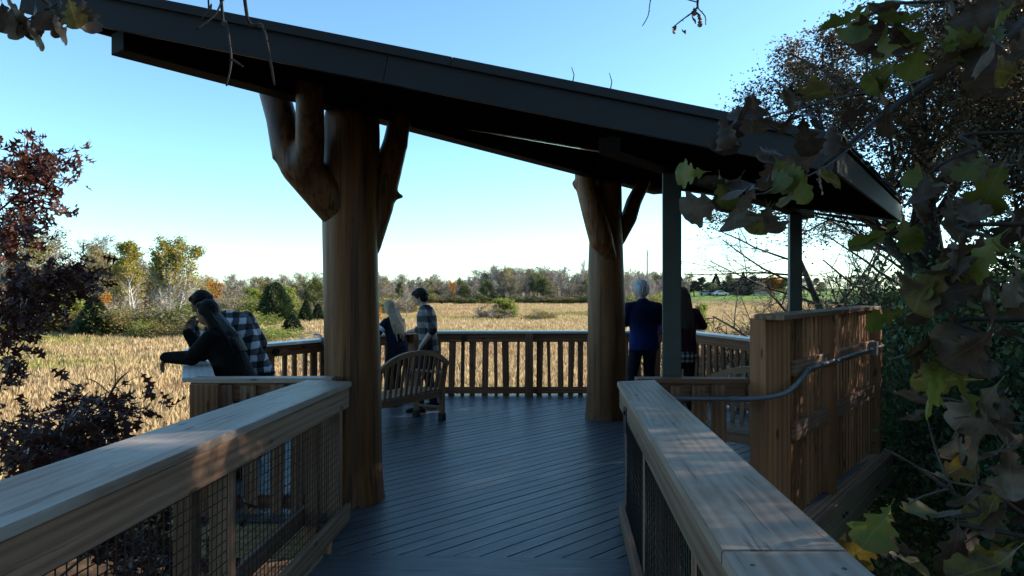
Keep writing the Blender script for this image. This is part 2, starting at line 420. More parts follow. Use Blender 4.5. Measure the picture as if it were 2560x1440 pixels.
# frame under the deck
for i in range(14):
    y = 4.9+i*0.47
    xs = []
    m = len(DECK)
    for j in range(m):
        a = DECK[j]; b = DECK[(j+1) % m]
        if (a[1]-y)*(b[1]-y) < 0: xs.append(a[0]+(b[0]-a[0])*(y-a[1])/(b[1]-a[1]))
    if len(xs) >= 2: board('joist', (min(xs)+.06, y, -.15), (max(xs)-.06, y, -.15), .04, .22, (0, 0, 1), MAT['beamwood'], deck)
rim = [DECK[3], DECK[4], DECK[5], DECK[6], DECK[7], DECK[8], DECK[9]]
for a, b in zip(rim[:-1], rim[1:]):
    a = Vector((*a, -.16)); b = Vector((*b, -.16)); nn = (b-a).cross(V(0, 0, 1)).normalized()
    board('rim_beam', a+nn*.024, b+nn*.024, .25, .04, nn, MAT['beamwood'], deck)
for (x, y) in (V1, V2, V3, V4, V5, (0.6, 8.4), (-1.36, 5.75), (1.29, 9.35), (2.0, 5.3)):
    g = gz(x, y)
    dx, dy = (0.3-x)*.06, (8.3-y)*.06
    board('pile', (x+dx, y+dy, g-.3), (x+dx, y+dy, -.27), .2, .2, (1, 0, 0), MAT['beamwood'], deck)

# ------------------------------------------------------------------ walkway (slopes up towards the viewer)
def wz(y): return max(0.0, 0.03*(4.5-y))
def LX(y, inner=True): return (-1.215 if inner else -1.595)+0.030*(y-5.2)
def RX(y, inner=True): return (0.80 if inner else 1.10)+0.0845*(y-5.2)
walk = empty('walkway_floor', (0, 3, 0), 'walkway floor of crosswise composite boards', 'walkway'); walk['kind'] = 'structure'; del walk['category']
k = 0; y = 4.545
while y > -0.6:
    y0 = y-0.137; ym = (y+y0)/2
    p0 = V(LX(ym)-.10, ym+.03, wz(ym)-.013); p1 = V(RX(ym)+.10, ym-.06, wz(ym)-.013)
    board('deck_board', p0, p1, 0.130, 0.026, (0, 0, 1), MAT['deck'], walk, 0.002); y = y0; k += 1
for xx in (-1.30, -0.25, 0.85):
    board('joist', (xx, -0.6, wz(-.6)-.15), (xx+.03, 4.45, -.15), .05, .22, (0, 0, 1), MAT['beamwood'], walk)

# ------------------------------------------------------------------ near railings with wire mesh
def screw(parent, p, r=.006):
    mb = MB(); mb.tube([p, Vector(p)+V(0, 0, .0015)], r, 8); mb.build('screw', MAT['screw'], parent)
def mesh_railing(label, X, side, ys, yend, posts, cap_split):
    root = empty('mesh_railing', (X(2.5), 2.5, wz(2.5)), label, 'railing', None)
    y0, y1 = ys
    def pt(y, off, z): return V(X(y)+side*off, y, wz(y)+z)
    cw = abs(X(3, False)-X(3))
    # caps
    segs = [(y0, y1)] if cap_split is None else [(y0, cap_split-.002), (cap_split+.002, y1)]
    for a, b in segs:
        # slanted end at the deck side
        zc = 1.051
        mb = MB(); A = [pt(a, 0, zc), pt(a, cw, zc), pt(b+(0.12 if b == y1 else 0), cw, zc), pt(b, 0, zc)]
        c = sum(A, Vector())/4
        x, yv, zv = frame(pt(b, cw/2, zc)-pt(a, cw/2, zc), (0, 0, 1))
        bm = bmesh.new()
        loc = [Vector(((q-c).dot(x), (q-c).dot(yv), 0)) for q in A]
        lo = [bm.verts.new(q-V(0, 0, .019)) for q in loc]; hi = [bm.verts.new(q+V(0, 0, .019)) for q in loc]
        bm.faces.new(lo[::-1]); bm.faces.new(hi)
        for i in range(4): bm.faces.new((lo[i], lo[(i+1) % 4], hi[(i+1) % 4], hi[i]))
        bmesh.ops.recalc_face_normals(bm, faces=bm.faces[:])
        bmesh.ops.bevel(bm, geom=bm.edges[:], offset=.004, segments=2, affect='EDGES')
        me = bpy.data.meshes.new('cap'); bm.to_mesh(me); bm.free()
        o = link('cap', me, MAT['cap'], root, mat4(c, x, yv, zv))
    rs = random.Random(3)
    yy = y1-.15
    while yy > y0+.4:
        for off in (.05, cw-.05):
            q = pt(yy+rs.uniform(-.03, .03), off+rs.uniform(-.01, .01), 1.0702); screw(root, q)
        yy -= rs.uniform(.38, .5)
    # boards on inner and outer face under the cap
    for off in (.035, cw-.035):
        board('top_rail', pt(y0, off, .9535), pt(y1-.015, off, .9535), .150, .038, (1, 0, 0), MAT['rail'], root)
        board('bottom_rail', pt(y0, off, .075), pt(y1+.02, off, .075), .13, .038, (1, 0, 0), MAT['rail'], root)
    for yp in posts:
        board('post', pt(yp, .105, -.25), pt(yp, .105, .875), .09, .09, (1, 0, 0), MAT['rail'], root)
        board('post', pt(yp, cw-.105, -.25), pt(yp, cw-.105, .875), .09, .09, (1, 0, 0), MAT['rail'], root)
    # woven wire mesh panels between posts
    st = .05
    pp = sorted(posts)
    ends = [max(y0, .2)]+pp
    for a, b in zip(ends[:-1], ends[1:]):
        a += .045; b -= .045
        if b-a < .1: continue
        mb = MB(); n = max(1, int((b-a)/st)); r = random.Random(int(a*100))
        for i in range(n+1):
            yq = a+(b-a)*i/n; j = r.uniform(-.003, .003)
            mb.tube([pt(yq, .060, .13), pt(yq+j, .063+r.uniform(0, .003), .5), pt(yq, .060, .885)], .0027, 5, False)
        zq = .16
        while zq < .88:
            mb.tube([pt(a, .064, zq), pt((a+b)/2, .066, zq+r.uniform(-.003, .003)), pt(b, .064, zq)], .0027, 5, False); zq += st
        mb.build_at('wire_mesh', MAT['wire'], root, pt((a+b)/2, .06, .5))
    return root, pt
rl, ptl = mesh_railing('cedar railing with wire mesh on the left of the walkway', LX, -1, (-0.4, 5.18), 5.3, (0.1, 1.65, 3.25, 5.10), None)
rr, ptr_ = mesh_railing('cedar railing with wire mesh on the right of the walkway', RX, 1, (-0.4, 5.18), 5.3, (0.6, 2.3, 3.85, 5.10), 1.62)
# steel plate hanging on the right railing
mb = MB(); q = ptr_(4.55, .010, .90); mb.box(q, (.008, 0, 0), (0, .10, 0), (0, 0, .17)); mb.box(q+V(-.008, 0, .05), (.012, 0, 0), (0, .03, 0), (0, 0, .03))
mb.build('bracket_plate', MAT['black'], rr)
# ground-side trim by the left edge of the deck
board('edge_board', (-1.30, 4.50, .012), (-1.36, 3.2, .05), .12, .024, (0, 0, 1), MAT['beamwood'], walk)

# ------------------------------------------------------------------ slatted railings round the deck
def slat_mesh(L, wb, wt, sk, t=.028):
    mb = MB()
    mb.v = []
    vs = []
    for x, w, s in ((0, wb, 0), (L, wt, sk)):
        for z in (-t/2, t/2):
            vs += [(x, s-w/2, z), (x, s+w/2, z)]
    mb.add(vs, [(0, 1, 3, 2), (4, 6, 7, 5), (0, 4, 5, 1), (2, 3, 7, 6), (0, 2, 6, 4), (1, 5, 7, 3)])
    return mb.mesh('slat')
def slat_railing(A, B, label, inn, posts, seed, capw=.24, capmat='seatcap', pucks=(), step=.165, trim=(0, 0), wr=(.05, .115), post_w=.13, smat='slat'):
    A = V(A[0], A[1], 0); B = V(B[0], B[1], 0); u = (B-A).normalized(); L = (B-A).length
    n = V(-u.y, u.x, 0)
    if n.dot(V(*inn, 0)-A) < 0: n = -n
    root = empty('slat_railing', (A+B)/2, label, 'railing')
    r = random.Random(seed)
    def q(s, off, z): return A+u*s+n*off+V(0, 0, z)
    board('cap', q(trim[0], .05, 1.051), q(L-trim[1], .05, 1.051), capw, .038, (0, 0, 1), MAT[capmat], root)
    board('top_rail', q(.03, .045, .957), q(L-.03, .045, .957), .145, .038, n, MAT['slat'], root)
    board('bottom_rail', q(.03, .045, .085), q(L-.03, .045, .085), .11, .038, n, MAT['slat'], root)
    s = .10
    while s < L-.08:
        wb = r.uniform(*wr); wt = wb*r.uniform(.75, 1.35); sk = r.uniform(-.03, .03)
        me = slat_mesh(1.03+r.uniform(-.01, .01), wb, wt, sk)
        link('slat', me, MAT[smat], root, mat4(q(s, .010, r.uniform(-.02, .0)), V(0, 0, 1), u if u.cross(n).z > 0 else -u, V(0, 0, 1).cross(u if u.cross(n).z > 0 else -u)))
        s += max(wb, wt)/2+step*r.uniform(.85, 1.15)-.03
    for s in posts:
        board('post', q(s, .066+post_w/2, -.10), q(s, .066+post_w/2, 1.03), post_w, post_w, n, MAT['slat'], root)
    for s in pucks:
        mb = MB(); c = q(s, .064, .945); mb.tube([c, c+n*.03], .05, 18); mb.build('round_puck', MAT['black'], root)
    return root, q
CEN = (0.3, 8.3)
slat_railing((-1.42, 5.40), V1, 'low slatted railing joining the left walkway railing to the deck corner', CEN, (), 11, capw=.14, capmat='cap', step=.15, wr=(.09, .12), smat='rail')
r1, q1 = slat_railing(V1, V2, 'slatted railing with pale cap under the leaning couple', CEN, (2.75,), 12, trim=(.06, -.06))
board('post', (V1[0]+.12, V1[1]+.02, -1.9), (V1[0]+.12, V1[1]+.02, 1.03), .22, .16, (0, 1, 0), MAT['screen'], r1)
slat_railing(V2, V3, 'slatted railing where the blond girl leans', CEN, (.12, 2.05, 3.86), 13, pucks=(1.15,))
slat_railing(V3, V4, 'far slatted railing facing the marsh behind the bench', CEN, (1.93, 3.7), 16, pucks=(.85,), trim=(-.05, -.05))
slat_railing(V4, V5, 'slatted railing beside the tall wooden screen', CEN, (.1, 2.0), 15, trim=(0, .1))
r0, q0 = slat_railing((0.98, 5.36), (1.86, 5.34), 'low slatted railing joining the right walkway railing to the screen', CEN, (), 19, capw=.14, capmat='slat', step=.155, wr=(.10, .13))

# ------------------------------------------------------------------ tall slatted screen on the right
W0 = V(2.06, 5.18, 0); W1 = V(3.92, 7.46, 0); wu = (W1-W0).normalized(); WL = (W1-W0).length
wn = V(wu.y, -wu.x, 0)          # outward
scr = empty('slat_screen', (W0+W1)/2, 'tall cedar slat screen with thick corner post on the right of the deck', 'screen')
def wq(s, off, z): return W0+wu*s+wn*off+V(0, 0, z)
board('corner_post', V(1.98, 5.24, -1.6), V(1.98, 5.24, 1.545), .22, .20, V(.25, -1, 0), MAT['screen'], scr, .005)
board('cap', wq(-.26, -.02, 1.565), wq(WL+.06, -.02, 1.565), .22, .04, (0, 0, 1), MAT['rail'], scr, .004)
SM = .60*WL*0+1.05
for s, w in ((SM, .10), (WL-.04, .10)):
    board('post', wq(s, .055, 0.002), wq(s, .055, 1.544), w, .11, wn, MAT['screen'], scr)
for z0, z1 in ((1.10, 1.22), (.61, .745)):
    for a, b in ((.10, SM-.052), (SM+.052, WL-.092)):
        board('rail', wq(a, .045, (z0+z1)/2), wq(b, .045, (z0+z1)/2), z1-z0, .04, wn, MAT['rail'], scr)
r = random.Random(5); s = .14
while s < WL-.02:
    wb = r.uniform(.040, .062); wt = wb*r.uniform(.8, 1.25)
    link('slat', slat_mesh(1.54, wb, wt, r.uniform(-.012, .012), .03), MAT['screen'], scr, mat4(wq(s, .008, .003), V(0, 0, 1), -wu, V(0, 0, 1).cross(-wu)))
    s += r.uniform(.10, .128)
for s in (.3, .55, .8, 1.25, 1.5, 1.8, 2.1, 2.4):
    for z in (.645, .71):
        mb = MB(); p = wq(s+r.uniform(-.03, .03), .066, z); mb.tube([p, p+wn*.002], .005, 6); mb.build('screw', MAT['screw'], scr)
board('sill', wq(-.1, .075, -.02), wq(WL+.09, .075, -.02), .145, .04, (0, 0, 1), MAT['rail'], scr)
board('sill', wq(-.1, .178, -.02), wq(WL+.09, .178, -.02), .052, .04, (0, 0, 1), MAT['rail'], scr)
board('sill_beam', wq(-.1, .170, -.175), wq(WL+.09, .170, -.175), .265, .06, wn, MAT['beamwood'], scr)
for s in (.9, 1.0, 2.2):
    mb = MB(); p = wq(s, .202, -.14-.05*(s > 1)); mb.tube([p, p+wn*.02], .014, 8); mb.build('bolt', MAT['black'], scr)
# conduit with couplings and box
cd = empty('conduit', (2.0, 5.0, 1.0), 'grey electrical conduit bending from the low railing along the screen', 'conduit')
path = [V(1.02, 5.27, .935), V(1.35, 5.255, .93), V(1.62, 5.24, .93), V(1.82, 5.10, .955), V(2.0, 5.03, 1.0), V(2.12, 5.06, 1.075), wq(.18, .105, 1.125), wq(.32, .10, 1.145), wq(.95, .10, 1.15), wq(SM, .125, 1.15), wq(SM+.25, .10, 1.15), wq(WL+.12, .10, 1.15)]
def spline(pts, n=6):
    out = []
    for i in range(len(pts)-1):
        p0 = pts[max(0, i-1)]; p1 = pts[i]; p2 = pts[i+1]; p3 = pts[min(len(pts)-1, i+2)]
        for k in range(n):
            t = k/n; out.append(.5*((2*p1)+(p2-p0)*t+(2*p0-5*p1+4*p2-p3)*t*t+(3*p1-p0-3*p2+p3)*t*t*t))
    out.append(pts[-1]); return out
mb = MB(); mb.tube(spline(path), .0175, 12); mb.build('pipe', MAT['pvc'], cd, True)
sp = spline(path)
for i in (14, 41, 45, 49, 53):
    mb = MB(); d = (sp[i+1]-sp[i]).normalized(); mb.tube([sp[i]-d*.03, sp[i]+d*.03], .022, 12); mb.build('coupling', MAT['pvc'], cd)
mb = MB(); c = wq(WL-.35, .10, 1.15); mb.box(c, wu*.09, wn*.07, (0, 0, .14)); mb.build('junction_box', MAT['pvc'], cd)

# ------------------------------------------------------------------ shelter: roof, beams, steel posts
BU = V(.594, .804, 0).normalized(); BN = V(BU.y, -BU.x, 0)
def zs(x, y): return 3.32-.199*(x+2.34)+.1455*(y-4.1)
rn = V(.199, -.1455, 1).normalized()
YF = 4.10
FL = V(-2.93, YF, 0); FR = V(1.93, YF, 0); C2 = V(4.30, 7.56, 0); H = V(2.25, 10.95, 0)
shel = empty('shelter_roof', (.5, 6.5, 2.7), 'dark single slope roof on beams and two steel posts over the deck', 'shelter')
def on(p, dz=0): return V(p.x, p.y, zs(p.x, p.y)+dz)
poly = [(FL.x+.02, FL.y+.02), (FR.x-.02, FR.y+.02), (C2.x-.03, C2.y), (H.x, H.y-.04)]
# soffit boards run across the slope
sn = BN; sofn = 0
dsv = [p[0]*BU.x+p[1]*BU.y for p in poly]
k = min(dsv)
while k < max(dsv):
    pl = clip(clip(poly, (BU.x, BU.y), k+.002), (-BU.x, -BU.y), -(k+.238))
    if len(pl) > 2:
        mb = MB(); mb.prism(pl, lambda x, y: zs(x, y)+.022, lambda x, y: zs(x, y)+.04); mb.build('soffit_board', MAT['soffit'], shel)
    k += .24
mb = MB(); mb.prism([(FL.x-.02, FL.y-.02), (FR.x+.02, FR.y-.02), (C2.x+.04, C2.y), (H.x, H.y+.05)], lambda x, y: zs(x, y)+.212, lambda x, y: zs(x, y)+.226)
mb.build('roof_sheet', MAT['shingle'], shel)
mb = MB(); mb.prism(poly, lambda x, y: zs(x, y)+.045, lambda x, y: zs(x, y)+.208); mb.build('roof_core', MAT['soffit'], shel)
def fascia(a, b, z0, z1, t, name, out):
    a = V(a.x, a.y, 0); b = V(b.x, b.y, 0)
    m0 = on(a, (z0+z1)/2)+out*(t/2); m1 = on(b, (z0+z1)/2)+out*(t/2)
    h = (z1-z0)
    board(name, m0, m1, h, t, out, MAT['fascia'], shel, .002)
SX = -0.755; TX = -.36
for a, b in ((FL, V(SX-.0015, YF, 0)), (V(SX+.0015, YF, 0), FR)): fascia(a, b, 0, .176, .022, 'fascia', V(0, -1, 0))
for a, b in ((FL+V(-.03, 0, 0), V(TX-.0015, YF, 0)), (V(TX+.0015, YF, 0), FR+V(.03, 0, 0))): fascia(a, b, .172, .228, .045, 'drip_trim', V(0, -1, 0))
fascia(FR, C2, 0, .176, .022, 'fascia', (C2-FR).cross(V(0, 0, 1)).normalized())
fascia(C2, H, 0, .176, .022, 'fascia', (H-C2).cross(V(0, 0, 1)).normalized())
fascia(H, FL, 0, .176, .022, 'fascia', (FL-H).cross(V(0, 0, 1)).normalized())
eo = (C2-FR).cross(V(0, 0, 1)).normalized(); eu = (C2-FR).normalized()
EL = (C2-FR).length; s = .0; r = random.Random(8)
while s < EL-.1:
    w = r.uniform(.10, .17); c = FR+eu*(s+w/2)+eo*(.0+r.uniform(-.01, .02))
    c = on(c-eo*.07, .236); up = rn
    board('shingle', c-eu*(w/2-.003), c+eu*(w/2-.003), .22, .012, up, MAT['shingle'], shel, 0)
    s += w
def beam(p, s0, s1, zb, h, w):
    a = V(p[0], p[1], zb+h/2)+BU*s0; b = V(p[0], p[1], zb+h/2)+BU*s1
    board('beam', a, b, w, h, (0, 0, 1), MAT['beam'], shel, .004)
B1 = (-1.36, 5.76); B2 = (1.31, 5.60)
beam(B1, -1.86, 6.15, 3.25, .135, .17)
beam(B2, -1.06, 4.55, 2.72, .115, .17)
for s in (0, 3.87):
    p = V(B2[0], B2[1], 0)+BU*s
    board('post', p+V(0, 0, .0), p+V(0, 0, 2.72), .15, .15, BN*.75+BU*.35, MAT['steel'], shel, .006)
    board('base_plate', p+V(0, 0, .001), p+V(0, 0, .012), .22, .22, BN*.75+BU*.35, MAT['steel'], shel, 0)
for (ax, ay, bx_, by_) in ((-.80, 6.72, 1.02, 6.02),):
    a = V(ax, ay, zs(ax, ay)+.012); b = V(bx_, by_, zs(bx_, by_)+.012)
    board('added_bright_strip', a, b, .055, .012, rn, MAT['trim'], shel, 0)  # made-up glossy strip, added to show as a bright line under the roof
for (px, h) in ((1432, .10), (1527, .11)):
    b0 = V((px-1280)/F*4.06, 4.085, zs((px-1280)/F*4.06, 4.085)+.225); mb = MB()
    mb.tube([b0, b0+V(.01, 0, h*.5), b0+V(-.004, .01, h)], [.004, .003, .002], 5); mb.build('fallen_twig', MAT['bark_dark'], shel)

# ------------------------------------------------------------------ log columns with branches
def remeshed(mb, name, mat, parent, origin, voxel, it):
    o = mb.build_at(name, mat, parent, origin, True)
    return remesh(o, voxel, it)
def log_column(label, base, trunk, branches):
    root = empty('log_column', base, label, 'log column', 'peeled log columns')
    r = random.Random(int(base[0]*100))
    mb = MB(); ps = []; rs = []
    z0, z1 = 0, trunk[-1][0]
    n = 40
    for i in range(n+1):
        z = z0+(z1-z0)*i/n
        for (za, ra), (zb, rb) in zip(trunk[:-1], trunk[1:]):
            if za <= z <= zb+1e-6: rad = ra+(rb-ra)*(z-za)/(zb-za)
        ps.append(V(base[0]+.008*math.sin(z*2.1), base[1]+.006*math.sin(z*1.7+1), z)); rs.append(rad)
    nn = 36; vs = []
    for p, rad in zip(ps, rs):
        for k in range(nn):
            a = 2*math.pi*k/nn
            d = rad*(1+.02*math.sin(3*a+p.z*.8)+.012*math.sin(7*a-p.z*1.3)+.006*math.sin(13*a+p.z*3))
            vs.append(p+V(math.cos(a)*d, math.sin(a)*d, 0))
    m = len(ps)
    mb.add(vs, [(i*nn+k, i*nn+(k+1) % nn, (i+1)*nn+(k+1) % nn, (i+1)*nn+k) for i in range(m-1) for k in range(nn)]+[tuple((m-1)*nn+k for k in range(nn))])
    mb.build_at('trunk', MAT['log'], root, V(*base), True)
    for chains, knobs in branches:
        b = MB()
        for ch in chains:
            for (p0, a0), (p1, a1) in zip(ch[:-1], ch[1:]): b.cap(p0, a0, p1, a1, 16)
        for kp, kd, kr in knobs: b.cap(kp, kr*1.25, kp+kd, kr*.75, 12)
        remeshed(b, 'branch', MAT['log'], root, chains[0][0][0], .022, 6)
    return root
Y1 = 5.75
def lp(px, py, y=Y1): return P(px, py, y)
log_column('thick peeled log column with forked branch, nearest to the left walkway railing', (-1.355, 5.76, 0),
    [(0, .275), (.08, .262), (.3, .245), (1.0, .232), (2.0, .226), (3.0, .235), (3.15, .232), (3.25, .215)],
    [([[(lp(900, 610, 5.86), .10), (lp(856, 540, 5.70), .155), (lp(805, 475, 5.60), .170), (lp(748, 415, 5.52), .155), (lp(718, 370, 5.52), .13), (lp(705, 300, 5.58), .125), (lp(676, 195, 5.72), .125)],
       [(lp(765, 430, 5.50), .14), (lp(775, 350, 5.38), .115), (lp(775, 260, 5.25), .108), (lp(775, 145, 5.20), .112)]], [(lp(716, 392, 5.50), V(-.075, -.02, .0), .055)]),
     ([[(lp(925, 620, 5.80), .09), (lp(945, 520, 5.86), .13), (lp(970, 420, 5.92), .125), (lp(988, 360, 5.98), .11), (lp(999, 300, 6.02), .10)]], [(lp(985, 488, 5.9), V(.06, 0, -.012), .035), (lp(1010, 362, 5.98), V(.02, 0, .0), .03)])])
Y2 = 9.35
log_column('peeled log column standing by the far railing beside the grey haired man', (1.29, 9.37, 0),
    [(0, .285), (.1, .272), (.4, .262), (1.0, .258), (2.0, .245), (2.8, .215), (3.15, .205), (3.25, .195)],
    [([[(lp(1524, 640, 9.2), .10), (lp(1503, 600, 9.12), .165), (lp(1483, 530, 9.1), .155), (lp(1466, 470, 9.15), .142), (lp(1461, 422, 9.15), .14)]], [(lp(1441, 462, 9.15), V(-.03, 0, .02), .05)]),
     ([[(lp(1545, 600, 9.45), .10), (lp(1572, 545, 9.5), .115), (lp(1584, 505, 9.55), .11), (lp(1602, 470, 9.65), .10), (lp(1612, 445, 9.7), .10)]], [])])

# ------------------------------------------------------------------ benches
def bench(label, loc, rz):
    root = empty('bench', (0, 0, 0), label, 'bench', 'curved back wooden benches')
    L = 1.30; m = MAT['bench']; hx = L/2
    def arch(x): return .985-.20*abs(x/hx)**2.6
    def yb(z): return -.0-.10*(z-.40)/.6          # back leans backwards
    pts = [V(x, yb(arch(x))-.01, arch(x)-.03) for x in [-hx+L*i/24 for i in range(25)]]
    mb = MB(); rings = []
    for i, p in enumerate(pts):
        d = (pts[min(24, i+1)]-pts[max(0, i-1)]).normalized(); nrm = V(0, 1, 0); up = d.cross(nrm).normalized()
        if up.z < 0: up = -up
        rings.append([p+nrm*a+up*b for a, b in ((-.022, -.032), (.022, -.032), (.022, .032), (-.022, .032))])
    vs = [v for rg in rings for v in rg]
    fs = [(i*4+k, i*4+(k+1) % 4, i*4+4+(k+1) % 4, i*4+4+k) for i in range(24) for k in range(4)]+[(3, 2, 1, 0), (96, 97, 98, 99)]
    mb.add(vs, fs); mb.build('top_rail', m, root)
    ns = 13
    for i in range(ns):
        x = -hx+.09+(L-.18)*i/(ns-1); xt = x*1.04
        zt = arch(xt)-.05
        board('back_slat', (x, -.005, .41), (xt, yb(zt)-.005, zt), .042, .016, (0, 1, 0), m, root, .002)
    for sx in (-1, 1):
        x = sx*(hx-.025)
        zt = arch(x)-.06
        lg = board('leg', (x, 0, .07), (x, 0, .42), .06, .06, (0, 1, 0), m, root)
        board('back_post', (x, -.003, .42), (x, yb(zt), zt), .055, .05, (0, 1, 0), m, root)
        lg2 = board('leg', (x, .46, .07), (x, .46, .63), .06, .06, (0, 1, 0), m, root)
        for l_, yy in ((lg, 0), (lg2, .46)):
            board('foot_block', (x, yy, .0), (x, yy, .10), .078, .078, (0, 1, 0), MAT['black'], l_, .003)
        board('stretcher', (x, .03, .17), (x, .43, .17), .05, .03, (0, 0, 1), m, root)
        board('side_rail', (x, .03, .37), (x, .43, .37), .03, .07, (0, 0, 1), m, root)
        board('armrest', (x, -.04, .645), (x, .52, .645), .065, .028, (0, 0, 1), m, root)
    board('seat_rail', (-hx+.06, 0, .365), (hx-.06, 0, .365), .03, .085, (0, 0, 1), m, root)
    board('seat_rail', (-hx+.06, .46, .365), (hx-.06, .46, .365), .03, .085, (0, 0, 1), m, root)
    for i in range(6):
        y = .05+i*.082
        board('seat_slat', (-hx+.02, y, .418), (hx-.02, y, .418), .068, .02, (0, 0, 1), m, root, .002)
    root.location = loc; root.rotation_euler = (0, 0, rz)
    return root
bench('wooden garden bench with arched slat back behind the thick log', (-1.29, 8.66, .001), R(56))
bench('wooden bench behind the low railing on the right', (2.45, 6.75, .001), R(140))

# ------------------------------------------------------------------ trees and plants
def rot_about(d, ang, rng):
    a = d.orthogonal().normalized(); b = d.cross(a); ph = rng.uniform(0, 2*math.pi)
    return (d*math.cos(ang)+(a*math.cos(ph)+b*math.sin(ph))*math.sin(ang)).normalized()
class Grow:
    """branch skeleton: tubes plus anchor points for leaves"""
    def __init__(s, seed): s.r = random.Random(seed); s.mb = MB(); s.tw = MB(); s.anch = []
    def rec(s, p, d, L, rad, lvl, sp):
        r = s.r; seg = sp['seg'][lvl]; pts = [p.copy()]; rr = [rad]; q = p.copy(); dd = d.copy()
        tip = sp.get('tip', .35)
        for i in range(seg):
            dd = (dd+V(r.uniform(-1, 1), r.uniform(-1, 1), r.uniform(-1, 1))*sp['wob'][lvl]+V(*sp['trop'][lvl])).normalized()
            q = q+dd*(L/seg); pts.append(q.copy()); rr.append(rad*(1-(1-tip)*(i+1)/seg))
        tgt = s.mb if lvl <= sp.get('thick', 1) else s.tw
        tgt.tube(pts, rr, sp['sides'][lvl], lvl == 0)
        if lvl >= sp.get('leaf_from', len(sp['n'])):
            for i in range(1, len(pts)): s.anch.append((pts[i].copy(), dd.copy()))
        if lvl < len(sp['n']):
            n = sp['n'][lvl]; n = n if isinstance(n, int) else r.randint(*n)
            t0 = sp['t0'][lvl]
            for k in range(n):
                t = t0+(1-t0)*((k+r.random())/n); f = t*seg; i = min(seg-1, int(f)); a = f-i
                bp = pts[i].lerp(pts[i+1], a); bd = (pts[i+1]-pts[i]).normalized()
                ang = R(r.uniform(*sp['ang'][lvl])); nd_ = rot_about(bd, ang, r)
                cl = L*r.uniform(*sp['len'][lvl])*(1-sp.get('fall', [.45]*9)[lvl]*(t-t0)/(1-t0+1e-6))
                s.rec(bp, nd_, cl, max(sp.get('rmin', .004), rr[i]*r.uniform(.42, .62)), lvl+1, sp)
def leaves_np(rs, pts, size, aspect=.55, spread=.1, up=None):
    """rhombic leaf faces round anchor points"""
    N = len(pts); c = np.asarray(pts, dtype=np.float64)+rs.normal(0, spread, (N, 3))
    u = rs.normal(0, 1, (N, 3)); 
    if up is not None: u[:, 2] = u[:, 2]*up[0]+up[1]
    u /= np.linalg.norm(u, axis=1)[:, None]
    w = rs.normal(0, 1, (N, 3)); v = np.cross(u, w); v /= np.linalg.norm(v, axis=1)[:, None]
    sz = rs.uniform(size[0], size[1], (N, 1))
    n = np.cross(u, v)*sz*.18
    vs = np.stack([c-u*sz*.5, c+v*sz*.5*aspect+n, c+u*sz*.5, c-v*sz*.5*aspect+n], axis=1).reshape(-1, 3)
    return vs, np.arange(4*N).reshape(-1, 4)
PROTO = {}
def proto(key, wood_mat, leaf_mat, seed, sp, H, trunk, leafspec=None, lean=(0, 0, 1), blob=None, multi=None):
    g = Grow(seed)
    if multi:
        for (ox, oy, dx, dy, hl, rr) in multi: g.rec(V(ox, oy, -.2), V(dx, dy, 1).normalized(), H*hl, rr, 0, sp)
    else: g.rec(V(0, 0, -.2), V(*lean).normalized(), H, trunk, 0, sp)
    parts = {}
    parts['trunk'] = (g.mb.mesh(key+'_trunk', True), wood_mat)
    if g.tw.v: parts['twigs'] = (g.tw.mesh(key+'_twigs'), sp.get('twig_mat', wood_mat))
    if leafspec:
        rs = np.random.RandomState(seed+7)
        cnt, size, spread, zr, aspect = leafspec
        A = np.array([tuple(a[0]) for a in g.anch])
        if zr: 
            top = A[:, 2].max(); keep = rs.rand(len(A)) < np.clip((A[:, 2]/top-zr[0])/(zr[1]-zr[0]), zr[2], 1); A = A[keep]
        idx = rs.randint(0, len(A), cnt)
        vs, fs = leaves_np(rs, A[idx], size, aspect, spread)
        parts['crown'] = (np_mesh(key+'_crown', vs, fs, 4), leaf_mat)
    for k, (me, m) in parts.items(): me.materials.append(m)
    hh = max((v[2] for v in g.mb.v), default=H)
    for me, m in parts.values():
        co = np.empty(len(me.vertices)*3, dtype=np.float32); me.vertices.foreach_get('co', co); hh = max(hh, co.reshape(-1, 3)[:, 2].max())
    PROTO[key] = (parts, hh)
def conifer(key, seed, H, rad, n, mat, shape=1.0, size=(.25, .5)):
    rs = np.random.RandomState(seed)
    z = H*(rs.rand(n)**1.25); t = z/H
    prof = rad*np.clip((1-t)**shape, 0, 1)*(.55+.45*np.clip(t*8, 0, 1))
    th = rs.rand(n)*2*np.pi
    lob = 1+.16*np.sin(th*5+z*2.1+seed)+.12*np.sin(th*9-z*3.7)
    rr = prof*lob*np.sqrt(.35+.65*rs.rand(n))
    c = np.stack([rr*np.cos(th), rr*np.sin(th), z+.15-rr*.10], axis=1)
    u = np.stack([np.cos(th), np.sin(th), .15+rs.normal(0, .35, n)], axis=1)+rs.normal(0, .25, (n, 3)); u /= np.linalg.norm(u, axis=1)[:, None]
    w = rs.normal(0, 1, (n, 3)); v = np.cross(u, w); v /= np.linalg.norm(v, axis=1)[:, None]
    sz = rs.uniform(size[0], size[1], (n, 1))*(1.1-.5*t[:, None])
    vs = np.stack([c-u*sz*.5, c+v*sz*.16, c+u*sz*.5, c-v*sz*.16], axis=1).reshape(-1, 3)
    mb = MB(); mb.tube([(0, 0, -.3), (0, 0, H*.3), (0, 0, H*.6)], [rad*.07, rad*.04, .01], 7)
    cr = np_mesh(key+'_crown', vs, np.arange(4*n).reshape(-1, 4), 4); cr.materials.append(mat)
    tk = mb.mesh(key+'_trunk', True); tk.materials.append(MAT['bark_dark'])
    PROTO[key] = ({'trunk': (tk, MAT['bark']), 'crown': (cr, mat)}, H)

